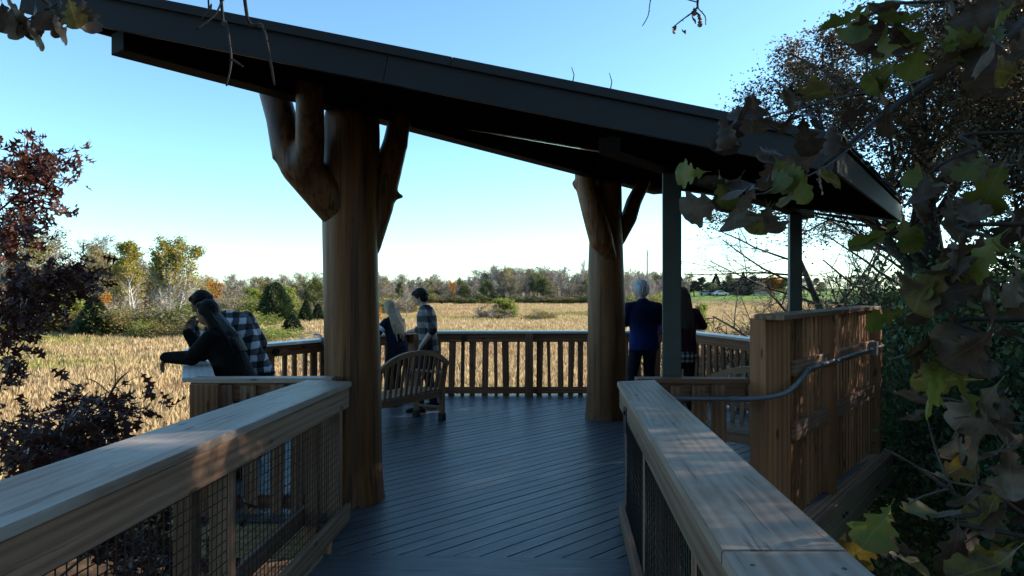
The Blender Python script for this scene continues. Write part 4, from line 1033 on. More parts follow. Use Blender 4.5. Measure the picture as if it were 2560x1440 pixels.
# ------------------------------------------------------------------ marsh reeds and grasses (uncountable: geometry nodes on a point cloud)
def reed_mat():
    m, t = new_mat('reeds')
    g = nd(t, 'ShaderNodeNewGeometry'); pos = g.outputs['Position']
    a = ramp(t, g.outputs['Random Per Island'], S((0.36, 0.25, 0.13), (0.52, 0.385, 0.21), (0.64, 0.49, 0.29), (0.43, 0.31, 0.155)))
    b = ramp(t, g.outputs['Random Per Island'], S((0.30, 0.26, 0.07), (0.42, 0.36, 0.11), (0.24, 0.25, 0.07)))
    c = ramp(t, g.outputs['Random Per Island'], S((0.36, 0.19, 0.10), (0.46, 0.27, 0.14), (0.32, 0.20, 0.12)))
    n1 = noise(t, mapping(t, pos, (.045, .075, 0)), 1.0, 3, 0.5); n2 = noise(t, mapping(t, pos, (.035, .06, 5)), 1.0, 3, 0.5, 0.3)
    col = mixc(t, ramp(t, n1, [(0.52, (0, 0, 0)), (0.64, (1, 1, 1))]), a, b)
    col = mixc(t, ramp(t, n2, [(0.54, (0, 0, 0)), (0.68, (0.9, 0.9, 0.9))]), col, c)
    bs = nd(t, 'ShaderNodeBsdfPrincipled', None, {'Base Color': col, 'Roughness': 0.55, 'Specular IOR Level': 0.3})
    tr = nd(t, 'ShaderNodeBsdfTranslucent', None, {0: col})
    mx = nd(t, 'ShaderNodeMixShader', None, {0: 0.35, 1: bs.outputs[0], 2: tr.outputs[0]})
    nd(t, 'ShaderNodeOutputMaterial', None, {0: mx.outputs[0]})
    return m
MAT['reed'] = reed_mat()
def clump(seed, n, rad, h, w):
    rs = np.random.RandomState(seed); vs = []; fs = []
    for i in range(n):
        a = rs.rand()*6.283; r_ = rad*math.sqrt(rs.rand()); x, y = r_*math.cos(a), r_*math.sin(a)
        hh = h*rs.uniform(.45, 1.05); ln = rs.uniform(.03, .30)*hh; la = rs.rand()*6.283; fa = rs.rand()*6.283
        dx, dy = math.cos(la)*ln, math.sin(la)*ln; wx, wy = math.cos(fa)*w/2, math.sin(fa)*w/2
        b = len(vs)
        vs += [(x-wx, y-wy, -.1), (x+wx, y+wy, -.1), (x+dx*.3-wx*.8, y+dy*.3-wy*.8, hh*.6), (x+dx*.3+wx*.8, y+dy*.3+wy*.8, hh*.6), (x+dx-wx*.3, y+dy-wy*.3, hh*(.96-.25*rs.rand())), (x+dx+wx*.3, y+dy+wy*.3, hh*.95)]
        fs += [(b, b+1, b+3, b+2), (b+2, b+3, b+5, b+4)]
    me = np_mesh('reed_clump', np.array(vs), np.array(fs), 4); me.materials.append(MAT['reed'])
    return me
def scatter(name, label, clumps, pts, smin, smax, seed):
    c = bpy.data.collections.new(name+'_source')
    for me in clumps:
        o = bpy.data.objects.new('reed_source', me); c.objects.link(o)
    me = bpy.data.meshes.new(name); me.vertices.add(len(pts)); me.vertices.foreach_set('co', np.asarray(pts, dtype=np.float32).ravel())
    ob = link(name, me); tag(ob, label, None, None, 'stuff')
    ng = bpy.data.node_groups.new(name, 'GeometryNodeTree')
    ng.interface.new_socket('Geometry', in_out='INPUT', socket_type='NodeSocketGeometry'); ng.interface.new_socket('Geometry', in_out='OUTPUT', socket_type='NodeSocketGeometry')
    gi = ng.nodes.new('NodeGroupInput'); go = ng.nodes.new('NodeGroupOutput')
    ci = ng.nodes.new('GeometryNodeCollectionInfo'); ci.inputs[0].default_value = c; ci.inputs[1].default_value = True; ci.inputs[2].default_value = True
    ip = ng.nodes.new('GeometryNodeInstanceOnPoints'); ip.inputs['Pick Instance'].default_value = True
    rr = ng.nodes.new('FunctionNodeRandomValue'); rr.data_type = 'FLOAT_VECTOR'; rr.inputs[0].default_value = (-.08, -.08, 0); rr.inputs[1].default_value = (.08, .08, 6.283); rr.inputs['Seed'].default_value = seed
    rsn = ng.nodes.new('FunctionNodeRandomValue'); rsn.data_type = 'FLOAT'; rsn.inputs[2].default_value = smin; rsn.inputs[3].default_value = smax; rsn.inputs['Seed'].default_value = seed+1
    L = ng.links.new
    L(gi.outputs[0], ip.inputs['Points']); L(ci.outputs[0], ip.inputs['Instance']); L(rr.outputs[0], ip.inputs['Rotation']); L(rsn.outputs[1], ip.inputs['Scale']); L(ip.outputs[0], go.inputs[0])
    md = ob.modifiers.new('scatter', 'NODES'); md.node_group = ng
    return ob
rsg = np.random.RandomState(4)
def wedge(n, y0, y1, a0, a1, pw=1.0):
    """points in the marsh, denser near"""
    out = []
    while len(out) < n:
        y = y0*(y1/y0)**(rsg.rand()**pw); k = rsg.uniform(a0, a1); x = k*y
        if (x > 4.5 and y < 40 and x-.12*y > 4.5) or gz(x, y) > -2.2: continue
        if y < 15 and rsg.rand() < .6: continue
        out.append((x, y, gz(x, y)))
    return out
scatter('marsh_reeds', 'tan reeds and grasses covering the near marsh', [clump(i, 80, .36, 1.0, .012) for i in range(4)], wedge(30000, 13, 60, -.92, .5, 1.0), .7, 1.3, 1)
scatter('marsh_grass', 'tan and reddish grass of the far marsh', [clump(10+i, 90, .9, 1.0, .03) for i in range(3)], wedge(26000, 55, 185, -.9, .5, .9), .7, 1.2, 3)

# ------------------------------------------------------------------ oak leaves
def leaf_mesh(seed, kind):
    """lobed leaf in xy plane, stalk at origin, length 1 along x, curled; one connected surface"""
    r = random.Random(seed)
    half = []
    if kind == 'bur':      # rounded lobes
        ws = [(0.0, .015), (.10, .05), (.16, .13), (.22, .17), (.27, .10), (.33, .13), (.40, .27), (.46, .29), (.50, .20), (.55, .19), (.62, .33), (.70, .36), (.75, .28), (.80, .27), (.86, .29), (.91, .22), (.95, .16), (1.0, .03)]
    else:                  # pointed lobes
        ws = [(0.0, .012), (.12, .025), (.18, .16), (.23, .19), (.26, .05), (.36, .045), (.46, .31), (.50, .40), (.52, .22), (.50+.08, .07), (.66, .06), (.76, .27), (.82, .33), (.82, .16), (.86, .07), (.90, .10), (1.0, .01)]
    s1 = r.uniform(.85, 1.15); s2 = r.uniform(.85, 1.15)
    cx = r.uniform(-.9, .9); cy = r.uniform(-.9, 1.4); tw = r.uniform(-.8, .8)
    def warp(x, y):
        z = cx*x*x*.6+cy*y*y*1.4+tw*x*y+.03*math.sin(9*x+seed)+.03*math.sin(14*y+seed*2)
        return (x-.15*abs(cx)*x*x, y*(1-.25*abs(cy)*abs(y)), z)
    vs = []; n = len(ws)
    for x, w in ws:
        jl = w*s1*r.uniform(.88, 1.1); jr = w*s2*r.uniform(.88, 1.1)
        vs += [warp(x, -jl), warp(x, -jl*.5), warp(x, 0), warp(x, jr*.5), warp(x, jr)]
    fs = []
    for i in range(n-1):
        for k in range(4): fs.append((i*5+k, i*5+k+1, i*5+6+k, i*5+5+k))
    # stalk
    b = len(vs); vs += [(-.16, -.008, .01), (-.16, .008, .01)]; fs.append((b, b+1, 3, 1))
    me = bpy.data.meshes.new('leaf'); me.from_pydata(vs, [], fs); me.update()
    me.polygons.foreach_set('use_smooth', [True]*len(me.polygons))
    return me
def near_leaf_mat(name, base, spot, vein, trans=.4):
    m, t = new_mat(name); v, rnd = obj_coord(t, 20)
    tc = nd(t, 'ShaderNodeTexCoord'); sep = nd(t, 'ShaderNodeSeparateXYZ', None, {0: tc.outputs['Object']})
    n = noise(t, v, 3.5, 5, 0.65, 0.4)
    col = mixc(t, ramp(t, n, [(0.42, (0, 0, 0)), (0.62, (1, 1, 1))]), base, spot)
    ay = mathn(t, 'ABSOLUTE', sep.outputs[1])
    mid = ramp(t, ay, [(0.0, (1, 1, 1)), (0.018, (0, 0, 0))])
    sv = nd(t, 'ShaderNodeMath', {'operation': 'FRACT'}, {0: mathn(t, 'MULTIPLY', mathn(t, 'SUBTRACT', sep.outputs[0], ay), 8.0)}).outputs[0]
    sd_ = ramp(t, sv, [(0.0, (.6, .6, .6)), (0.07, (0, 0, 0))])
    col = mixc(t, mid, col, vein); col = mixc(t, sd_, col, vein)
    col = mixc(t, 1.0, col, ramp(t, rnd, [(0, (.7, .7, .7)), (1, (1.25, 1.25, 1.25))]), 'MULTIPLY')
    b = nd(t, 'ShaderNodeBsdfPrincipled', None, {'Base Color': col, 'Roughness': 0.45, 'Specular IOR Level': 0.4})
    tr = nd(t, 'ShaderNodeBsdfTranslucent', None, {0: col})
    mx = nd(t, 'ShaderNodeMixShader', None, {0: trans, 1: b.outputs[0], 2: tr.outputs[0]})
    nd(t, 'ShaderNodeOutputMaterial', None, {0: mx.outputs[0]}); return m
LM = {'g': near_leaf_mat('oak_leaf_green', (.12, .15, .025), (.20, .16, .025), (.18, .19, .06)),
      'y': near_leaf_mat('oak_leaf_yellow', (.22, .16, .025), (.11, .07, .03), (.30, .24, .08)),
      'b': near_leaf_mat('oak_leaf_brown', (.10, .057, .033), (.06, .033, .02), (.13, .085, .05)),
      't': near_leaf_mat('oak_leaf_tan', (.20, .145, .10), (.12, .08, .05), (.22, .17, .12)),
      'r': near_leaf_mat('red_oak_leaf', (.060, .015, .013), (.040, .012, .011), (.075, .026, .017)),
      'o': near_leaf_mat('red_oak_leaf_rust', (.115, .045, .02), (.065, .022, .014), (.13, .065, .03))}
LEAF = {}
for kind in ('bur', 'red'):
    for key in (('g', 'y', 'b', 't') if kind == 'bur' else ('r', 'o')):
        ms_ = []
        for i in range(7):
            me = leaf_mesh(i*13+(0 if kind == 'bur' else 100), kind); me.materials.append(LM[key]); ms_.append(me)
        LEAF[(kind, key)] = ms_
def put_leaf(parent, kind, key, p, d, size, rng, droop=.5):
    x = (Vector(d)+V(0, 0, -droop)).normalized()
    up = V(rng.uniform(-1, 1), rng.uniform(-1, 1), rng.uniform(.0, 1.2))
    x, y, z = frame(x, up if abs(up.normalized().dot(x)) < .95 else V(.3, .9, .1))
    me = rng.choice(LEAF[(kind, key)])
    mw = mat4(Vector(p), x*size, y*size, z*size)
    return link('leaf', me, None, parent, mw)

def twig(parent, pts, r0, r1, name='twig', mat='bark', n=6):
    sp_ = spline([Vector(p) for p in pts], 5); m = len(sp_)
    mb = MB(); rg_ = random.Random(int(abs(pts[0][0])*1000))
    mb.tube(sp_, [r0+(r1-r0)*i/(m-1) for i in range(m)], n, True, .12, rg_)
    mb.build(name, MAT[mat], parent, True); return sp_

# foreground oak at the right: trunk stands outside the frame, limbs reach in
oak = empty('foreground_oak', (2.9, 1.0, gz(2.9, 1.0)), 'oak branches with big lobed green and brown leaves hanging close on the right', 'tree')
tk = MB(); tk.tube([V(2.95, .9, gz(2.9, 1)-.2), V(2.9, .95, 0), V(2.85, 1.05, 2.0), V(2.95, 1.0, 4.2)], [.16, .14, .12, .09], 12, True, .04, random.Random(2)); tk.build('trunk', MAT['bark'], oak, True)
ro = random.Random(21)
TR = lambda z: V(2.88, 1.02, z)
limbs = [
  ([TR(2.5), P(2540, 70, 2.6), P(2400, 150, 2.7), P(2215, 285, 2.75), P(2110, 372, 2.7), P(2060, 410, 2.65)], .035, .010),
  ([P(2380, 165, 2.72), P(2260, 215, 2.5), P(2100, 245, 2.35), P(1985, 275, 2.25), P(1905, 300, 2.2)], .012, .004),
  ([P(2110, 372, 2.7), P(2000, 345, 2.5), P(1900, 305, 2.3), P(1835, 290, 2.2)], .009, .003),
  ([P(2200, 300, 2.75), P(2090, 400, 2.6), P(2010, 445, 2.45), P(1930, 480, 2.3), P(1835, 490, 2.2)], .012, .004),
  ([TR(3.0), P(2560, -30, 2.2), P(2380, 0, 2.1), P(2240, 10, 2.0), P(2170, 40, 1.95)], .02, .004),
  ([TR(2.0), P(2560, 330, 2.0), P(2450, 370, 1.95), P(2340, 420, 1.95), P(2260, 520, 2.0)], .018, .004),
  ([TR(1.8), P(2560, 560, 1.75), P(2480, 600, 1.7), P(2400, 640, 1.7), P(2330, 690, 1.75)], .018, .004),
  ([TR(1.6), P(2560, 800, 1.65), P(2470, 845, 1.65), P(2390, 890, 1.7), P(2330, 925, 1.75), P(2285, 945, 1.8)], .016, .003),
  ([TR(1.45), P(2560, 1060, 1.7), P(2480, 1035, 1.7), P(2390, 1000, 1.75), P(2295, 990, 1.8)], .012, .003),
  ([TR(1.1), P(2560, 1340, 1.6), P(2450, 1280, 1.65), P(2380, 1230, 1.7), P(2290, 1165, 1.75), P(2210, 1122, 1.8)], .016, .003),
  ([P(2385, 1232, 1.7), P(2345, 1140, 1.72), P(2318, 1048, 1.75)], .006, .003),
  ([P(2370, 1222, 1.7), P(2310, 1240, 1.7), P(2270, 1260, 1.72)], .006, .003),
  ([P(2300, 1172, 1.75), P(2380, 1205, 1.75), P(2470, 1225, 1.7), P(2560, 1285, 1.65)], .006, .005),
  ([P(2545, 1370, 1.6), P(2470, 1390, 1.62), P(2420, 1412, 1.65)], .006, .003),
  ([P(2450, 1278, 1.66), P(2440, 1180, 1.7), P(2452, 1125, 1.72)], .005, .002),
  ([P(2560, 1240, 1.7), P(2480, 1310, 1.72), P(2395, 1370, 1.75)], .005, .002),
]
for pts, a, b in limbs: twig(oak, pts, a*(.62 if a > .03 else .40 if a > .011 else .62), b*.8, 'branch' if a > .015 else 'twig', 'bark_dark' if a > .015 else 'bark', 8 if a > .015 else 5)
clusters = [  # px, py, depth, spread px, colours, count
  (1905, 245, 2.2, 45, 'bbb', 4), (1975, 240, 2.2, 30, 'gyb', 3), (2010, 290, 2.2, 25, 'bb', 2), (1845, 300, 2.2, 25, 'bt', 3), (1800, 290, 2.2, 10, 'b', 1), (2110, 310, 2.4, 30, 'bb', 2),
  (1800, 440, 2.2, 28, 'gg', 2), (1880, 455, 2.2, 35, 'tbt', 4), (1950, 430, 2.2, 45, 'btyg', 5), (1915, 500, 2.2, 35, 'ytb', 3), (2020, 440, 2.3, 35, 'bty', 3), (1825, 500, 2.2, 18, 't', 2), (1960, 370, 2.3, 30, 'bb', 2), (2040, 400, 2.4, 30, 'bb', 2),
  (2180, 30, 2.0, 35, 'gyg', 4), (2255, 70, 2.0, 45, 'bbyg', 5), (2330, 30, 2.0, 45, 'gyb', 4), (2420, 60, 2.0, 50, 'gygb', 4), (2240, 180, 2.3, 30, 'gg', 2), (2180, 170, 2.4, 30, 'bb', 2), (2200, 240, 2.4, 25, 'bb', 2),
  (2480, 130, 1.9, 40, 'gtb', 3), (2540, 180, 1.9, 40, 'bty', 3), (2380, 90, 2.0, 35, 'yb', 2), (2500, 30, 2.0, 50, 'bgt', 4),
  (2260, 555, 2.0, 35, 'ggg', 4), (2300, 430, 2.0, 30, 'bb', 2), (2400, 420, 1.95, 45, 'gbg', 3), (2480, 400, 1.9, 40, 'gbt', 3), (2540, 420, 1.9, 30, 'bb', 2), (2340, 480, 1.95, 35, 'bt', 3), (2440, 490, 1.9, 40, 'gtb', 3), (2530, 520, 1.85, 35, 'gtb', 3),
  (2400, 600, 1.75, 45, 'btb', 3), (2500, 610, 1.7, 40, 'btg', 3), (2350, 680, 1.75, 35, 'gyb', 4), (2380, 730, 1.75, 40, 'ygb', 4), (2300, 770, 1.8, 20, 'g', 1), (2460, 700, 1.7, 40, 'bbt', 3), (2540, 700, 1.7, 40, 'bty', 3), (2330, 830, 1.8, 30, 'bb', 2), (2440, 830, 1.7, 40, 'tby', 3), (2520, 820, 1.65, 45, 'tbb', 3),
  (2380, 935, 1.75, 30, 'gg', 3), (2350, 1010, 1.8, 18, 'gt', 2), (2420, 960, 1.7, 30, 'yg', 2), (2490, 950, 1.7, 35, 'btb', 3), (2410, 1085, 1.75, 15, 't', 2), (2450, 1020, 1.7, 25, 'bt', 2), (2530, 1110, 1.65, 35, 'gyt', 3), (2560, 1170, 1.65, 25, 'gg', 2),
  (2250, 1270, 1.75, 25, 'gy', 2), (2200, 1330, 1.75, 25, 'yb', 2), (2285, 1370, 1.72, 15, 'b', 1), (2330, 1190, 1.75, 12, 'y', 1), (2395, 1310, 1.7, 25, 'bb', 2), (2440, 1250, 1.68, 25, 'bt', 2), (2530, 1250, 1.65, 35, 'bty', 3), (2480, 1200, 1.68, 20, 'tb', 2), (2540, 1380, 1.62, 30, 'by', 2)]
for (cx, cy, dd, spx, cols, n) in clusters:
    for i in range(n):
        p = P(cx+ro.gauss(0, spx*.55), cy+ro.gauss(0, spx*.5), dd+ro.gauss(0, .05))
        d = V(ro.uniform(-1, .5), ro.uniform(-.7, .5), ro.uniform(-.7, .5))
        put_leaf(oak, 'bur', cols[(i+ro.randint(0, 3)) % len(cols)], p, d, ro.uniform(.11, .165), ro, .45)
# top left leaf spray and hanging twigs belong to an oak limb over the viewer
top = empty('overhead_oak_limb', (-2.2, 1.5, gz(-2.2, 1.5)), 'overhead oak limb with few brown leaves and hanging bare twigs at the top', 'tree')
tk = MB(); tk.tube([V(-2.75, .7, gz(-2.75, .7)-.2), V(-2.7, .7, 1.0), V(-2.55, .9, 3.0), V(-1.9, 1.6, 3.75), V(-1.0, 2.4, 3.75), V(0.2, 2.9, 3.9), V(1.0, 3.2, 3.6)], [.15, .13, .10, .07, .045, .03, .015], 10, True, .05, random.Random(5)); tk.build('trunk', MAT['bark'], top, True)
for pts, a, b in (
   ([V(-1.95, 1.55, 3.72), P(60, -60, 2.5), P(150, 5, 2.45), P(110, 25, 2.4)], .012, .003), ([P(150, 5, 2.45), P(80, 45, 2.4), P(30, 40, 2.4)], .004, .002), ([V(-1.95, 1.55, 3.72), P(-40, -30, 2.4), P(5, 10, 2.4)], .008, .002),
   ([V(-1.05, 2.35, 3.74), P(553, 0, 2.75), P(566, 60, 2.72), P(578, 150, 2.7), P(566, 215, 2.7)], .008, .0035), ([P(553, 5, 2.75), P(535, 40, 2.73), P(487, 75, 2.7)], .004, .0025), ([P(578, 148, 2.7), P(592, 155, 2.68), P(608, 167, 2.66)], .0035, .003), ([V(-1.05, 2.35, 3.74), P(520, -20, 2.72), P(528, 10, 2.7), P(500, 52, 2.7)], .005, .002),
   ([V(-.95, 2.42, 3.74), P(612, 0, 2.72), P(655, 65, 2.7), P(672, 130, 2.68), P(686, 213, 2.66)], .009, .0045),
   ([V(.9, 3.15, 3.62), P(1745, -10, 3.3), P(1742, 20, 3.3), P(1705, 50, 3.3), P(1680, 70, 3.3)], .007, .0025), ([P(1742, 18, 3.3), P(1762, 40, 3.3), P(1764, 62, 3.3)], .003, .002), ([P(1742, 5, 3.3), P(1640, -15, 3.3), P(1620, 40, 3.3), P(1606, 65, 3.3)], .003, .002)):
    sp_ = twig(top, pts, a, b, 'twig', 'bark_dark', 6)
    for k in range(3, len(sp_)-1, 2):
        mb = MB(); dv = V(ro.uniform(-1, 1), 0, ro.uniform(-.6, 1)).normalized(); mb.tube([sp_[k], sp_[k]+dv*b*ro.uniform(2, 4)], [b*.9, b*.5], 5); mb.build('bud', MAT['bark_dark'], top)
for (px, py, k) in ((60, 20, 'b'), (30, 15, 't'), (90, 15, 'b'), (110, 30, 'b'), (135, 35, 't'), (145, 25, 'b'), (200, -5, 'b'), (210, 5, 'b'), (5, 8, 'b'), (70, 45, 't'), (20, -10, 'b'), (170, -5, 'y'), (120, 5, 'b')):
    put_leaf(top, 'bur', k, P(px, py, 2.42+ro.uniform(-.05, .05)), V(ro.uniform(-.6, .6), ro.uniform(-.5, .2), -1), ro.uniform(.09, .13), ro, .4)
for (px, py) in ((1742, 30), (1728, 40), (1690, 62), (1735, 18), (1750, 45), (1700, 68)):
    put_leaf(top, 'bur', 'b', P(px, py, 3.3), V(ro.uniform(-1, 1), 0, -.5), .045, ro, .2)

# dark red oak saplings on the left
def red_oak(label, base, regions, stems, seed, lsize):
    root = empty('red_oak_sapling', base, label, 'tree', None); r = random.Random(seed)
    cnt = 0; rest = []; picks = []
    for pts, a, b in stems: twig(root, pts, a, b, 'branch', 'bark_dark', 6)
    for (px, py, Y, rx, ry, n) in regions:
        n = int(n*1.5)
        sub = []
        for i in range(max(3, n//22)):
            a = P(px+r.gauss(0, rx*.5), py+r.gauss(0, ry*.5), Y+r.gauss(0, .35)); b = a+V(r.uniform(-.1, .35), r.uniform(-.2, .2), r.uniform(-.12, .25)); mid = P(px-rx*.8, py+ry*.9, Y)
            sub.append((a, b)); tw_ = MB(); tw_.tube([mid.lerp(a, .25), mid.lerp(a, .7)+V(0, 0, .03), a, b], [.007, .005, .004, .002], 4, False); tw_.build('twig', MAT['bark_dark'], root)
        for i in range(n):
            a, b = r.choice(sub); p = a.lerp(b, r.uniform(-.3, 1.15))+V(r.gauss(0, .06), r.gauss(0, .08), r.gauss(0, .05))
            picks.append((p, V(r.uniform(-.3, 1), r.uniform(-.6, .4), r.uniform(-.6, .5)), r.uniform(*lsize)))
    r.shuffle(picks)
    for p, d, sz in picks[:300]: put_leaf(root, 'red', 'r' if r.random() < .72 else 'o', p, d, sz, r, .35)
    if len(picks) > 300:
        vs = []; fs = []
        src = LEAF[('red', 'r')]
        for p, d, sz in picks[300:]:
            me = r.choice(src); x, y, z = frame(d+V(0, 0, -.35), V(r.uniform(-1, 1), r.uniform(-1, 1), .9)); b = len(vs)
            for v in me.vertices: vs.append(p+(x*v.co.x+y*v.co.y+z*v.co.z)*sz)
            for f in me.polygons: fs.append(tuple(b+i for i in f.vertices))
        me = bpy.data.meshes.new('leaves'); me.from_pydata(vs, [], fs); me.update(); me.polygons.foreach_set('use_smooth', [True]*len(me.polygons))
        o = link('leaves', me, MAT['lf_redoak'], root, Matrix.Identity(4)); o['kind'] = 'stuff'
    return root
bx_, by_ = -5.9, 6.5
red_oak('dark red leaved oak reaching in from the left picture edge', (bx_, by_, gz(bx_, by_)),
   [(20, 420, 6.5, 45, 45, 70), (95, 440, 6.5, 40, 45, 90), (60, 510, 6.5, 60, 35, 90), (120, 400, 6.5, 22, 22, 24), (10, 560, 6.5, 25, 25, 25), (10, 640, 6.5, 30, 35, 50), (70, 690, 6.4, 70, 45, 150), (50, 770, 6.4, 55, 50, 130), (150, 715, 6.4, 45, 25, 60), (200, 700, 6.4, 20, 12, 12), (90, 830, 6.4, 25, 18, 14), (10, 850, 6.4, 25, 40, 35), (12, 910, 6.4, 25, 30, 26), (5, 980, 6.4, 15, 25, 10)],
   [([V(bx_, by_, gz(bx_, by_)), V(bx_, by_, 0), V(bx_+.1, by_, 2.0), V(bx_+.2, by_, 3.4)], .05, .015), ([V(bx_, by_, .8), P(-60, 800, 6.4), P(60, 740, 6.4), P(190, 702, 6.4)], .018, .003), ([V(bx_+.1, by_, 2.0), P(-50, 560, 6.5), P(50, 480, 6.5), P(135, 385, 6.5)], .018, .003), ([V(bx_, by_, .3), P(-60, 930, 6.4), P(40, 900, 6.4)], .012, .003)], 31, (.11, .17))
bx2, by2 = -4.05, 4.3
red_oak('low red oak sapling with bare tip outside the left walkway railing', (bx2, by2, gz(bx2, by2)),
   [(60, 1120, 4.3, 70, 40, 110), (150, 1100, 4.3, 50, 35, 90), (230, 1060, 4.3, 40, 30, 60), (205, 1010, 4.3, 25, 20, 16), (40, 1060, 4.3, 50, 25, 40), (120, 1170, 4.2, 90, 40, 150), (260, 1090, 4.3, 30, 25, 40), (60, 1250, 4.1, 120, 60, 160), (250, 1320, 4.0, 120, 90, 200), (420, 1380, 4.0, 80, 60, 120)],
   [([V(bx2, by2, gz(bx2, by2)), V(bx2+.3, by2, -1.0), P(200, 1150, 4.3), P(255, 1030, 4.3), P(290, 960, 4.3), P(320, 930, 4.3)], .02, .004), ([P(262, 1020, 4.3), P(310, 1020, 4.3), P(360, 1022, 4.3)], .004, .002), ([P(275, 985, 4.3), P(240, 955, 4.3), P(212, 946, 4.3)], .004, .002), ([P(288, 962, 4.3), P(288, 920, 4.3), P(285, 895, 4.3)], .004, .002), ([V(bx2+.3, by2, -1.0), P(60, 1180, 4.3), P(20, 1130, 4.3)], .012, .004), ([V(bx2, by2, -1.2), P(200, 1400, 4.0), P(400, 1380, 4.0)], .012, .004)], 32, (.085, .135))

# ------------------------------------------------------------------ people
def cloth(name, col, rough=.85, var=.2, sheen=0):
    m, t = new_mat(name); v, rnd = obj_coord(t, 5)
    n = noise(t, v, 6, 5, .6, .6); n2 = noise(t, mapping(t, v, (9, 9, 4)), 1.0, 3, .6, 1.0)
    c = mixc(t, ramp(t, n, [(.35, (0, 0, 0)), (.7, (1, 1, 1))]), tuple(x*(1-var) for x in col), tuple(x*(1+var) for x in col))
    return finish(m, t, c, rough, n2, .6, .03, 0, .06)
def plaid(name, c0, c1, c2, per, ux, uy, off=0.0):
    m, t = new_mat(name); tc = nd(t, 'ShaderNodeTexCoord'); sp = nd(t, 'ShaderNodeSeparateXYZ', None, {0: tc.outputs['Object']})
    wv = noise(t, tc.outputs['Object'], 5, 2, .5)
    u = mathn(t, 'ADD', mathn(t, 'ADD', mathn(t, 'MULTIPLY', sp.outputs[0], ux), mathn(t, 'MULTIPLY', sp.outputs[1], uy)), mathn(t, 'MULTIPLY', wv, .06))
    z = mathn(t, 'ADD', sp.outputs[2], mathn(t, 'MULTIPLY', wv, .05))
    def st(x, p): return mathn(t, 'GREATER_THAN', nd(t, 'ShaderNodeMath', {'operation': 'FRACT'}, {0: mathn(t, 'ADD', mathn(t, 'MULTIPLY', x, 1/p), off+20.0)}).outputs[0], .5)
    f = mathn(t, 'MULTIPLY', mathn(t, 'ADD', st(u, per), st(z, per)), .5)
    col = ramp(t, f, [(0, c0), (.34, c1), (.75, c2)], 'CONSTANT')
    n2 = noise(t, mapping(t, tc.outputs['Object'], (9, 9, 4)), 1.0, 3, .6, 1.0)
    return finish(m, t, col, .85, n2, .7, .03, 0, .2)
def fleece():
    m, t = new_mat('fleece_painted_light'); tc = nd(t, 'ShaderNodeTexCoord'); sp = nd(t, 'ShaderNodeSeparateXYZ', None, {0: tc.outputs['Object']})
    n2 = noise(t, mapping(t, tc.outputs['Object'], (9, 9, 4)), 1.0, 3, .6, 1.0)
    c = mixc(t, nd(t, 'ShaderNodeMapRange', None, {0: mathn(t, 'ADD', sp.outputs[2], mathn(t, 'MULTIPLY', n2, .12)), 1: 1.08, 2: 1.36, 3: 0.0, 4: 1.0}).outputs[0], (.010, .03, .14), (.006, .013, .05))  # painted light: brighter blue low on the jacket, shaded navy towards the shoulders
    return finish(m, t, c, .9, n2, .8, .03, 0, .1)
CL = {'black': cloth('black_coat', (.006, .0065, .0075), .7), 'navy': cloth('navy_top', (.012, .016, .03)), 'blue': cloth('blue_fleece', (.014, .035, .16)), 'fleece': fleece(), 'bluedark': cloth('navy_yoke', (.010, .018, .06)), 'maroon': cloth('maroon_fleece', (.055, .012, .03)), 'jeans': cloth('dark_jeans', (.018, .024, .04)),
      'lilac': cloth('lilac_sleeve', (.16, .05, .22)), 'greyc': cloth('grey_hoodie', (.10, .10, .11)), 'shoe': cloth('dark_shoe', (.012, .011, .011), .5), 'stripe': cloth('white_stripe', (.75, .76, .8)), 'khaki': cloth('dark_trousers', (.022, .02, .02)),
      'plaid1': plaid('buffalo_plaid', (.010, .010, .012), (.075, .08, .095), (.52, .54, .60), .125, 1.0, .25), 'plaid2': plaid('grey_teal_plaid', (.012, .016, .02), (.05, .058, .065), (.20, .19, .18), .17, .8, .3, .2), 'plaid3': plaid('tail_plaid', (.02, .02, .025), (.16, .16, .17), (.5, .5, .5), .07, 1.0, 0)}
def skinm(name, col):
    m, t = new_mat(name); v, r_ = obj_coord(t, 3); n = noise(t, v, 30, 4)
    return finish(m, t, mixc(t, n, tuple(c*.85 for c in col), tuple(c*1.12 for c in col)), .5, None)
SK = {'pale': skinm('skin_pale', (.48, .30, .23)), 'tan': skinm('skin_tan', (.26, .15, .10))}
def hairm(name, a, b):
    m, t = new_mat(name); v, r_ = obj_coord(t, 3); n = noise(t, mapping(t, v, (70, 70, 5)), 1.0, 3, .6, .4)
    return finish(m, t, ramp(t, n, [(.3, a), (.7, b)]), .55, n, .9, .02, 0, .15)
HR = {'black': hairm('hair_black', (.003, .003, .003), (.009, .008, .007)), 'blond': hairm('hair_blond', (.20, .135, .075), (.46, .36, .24)), 'white': hairm('hair_white', (.26, .27, .29), (.78, .80, .84)), 'brown': hairm('hair_brown', (.03, .02, .015), (.075, .05, .035))}

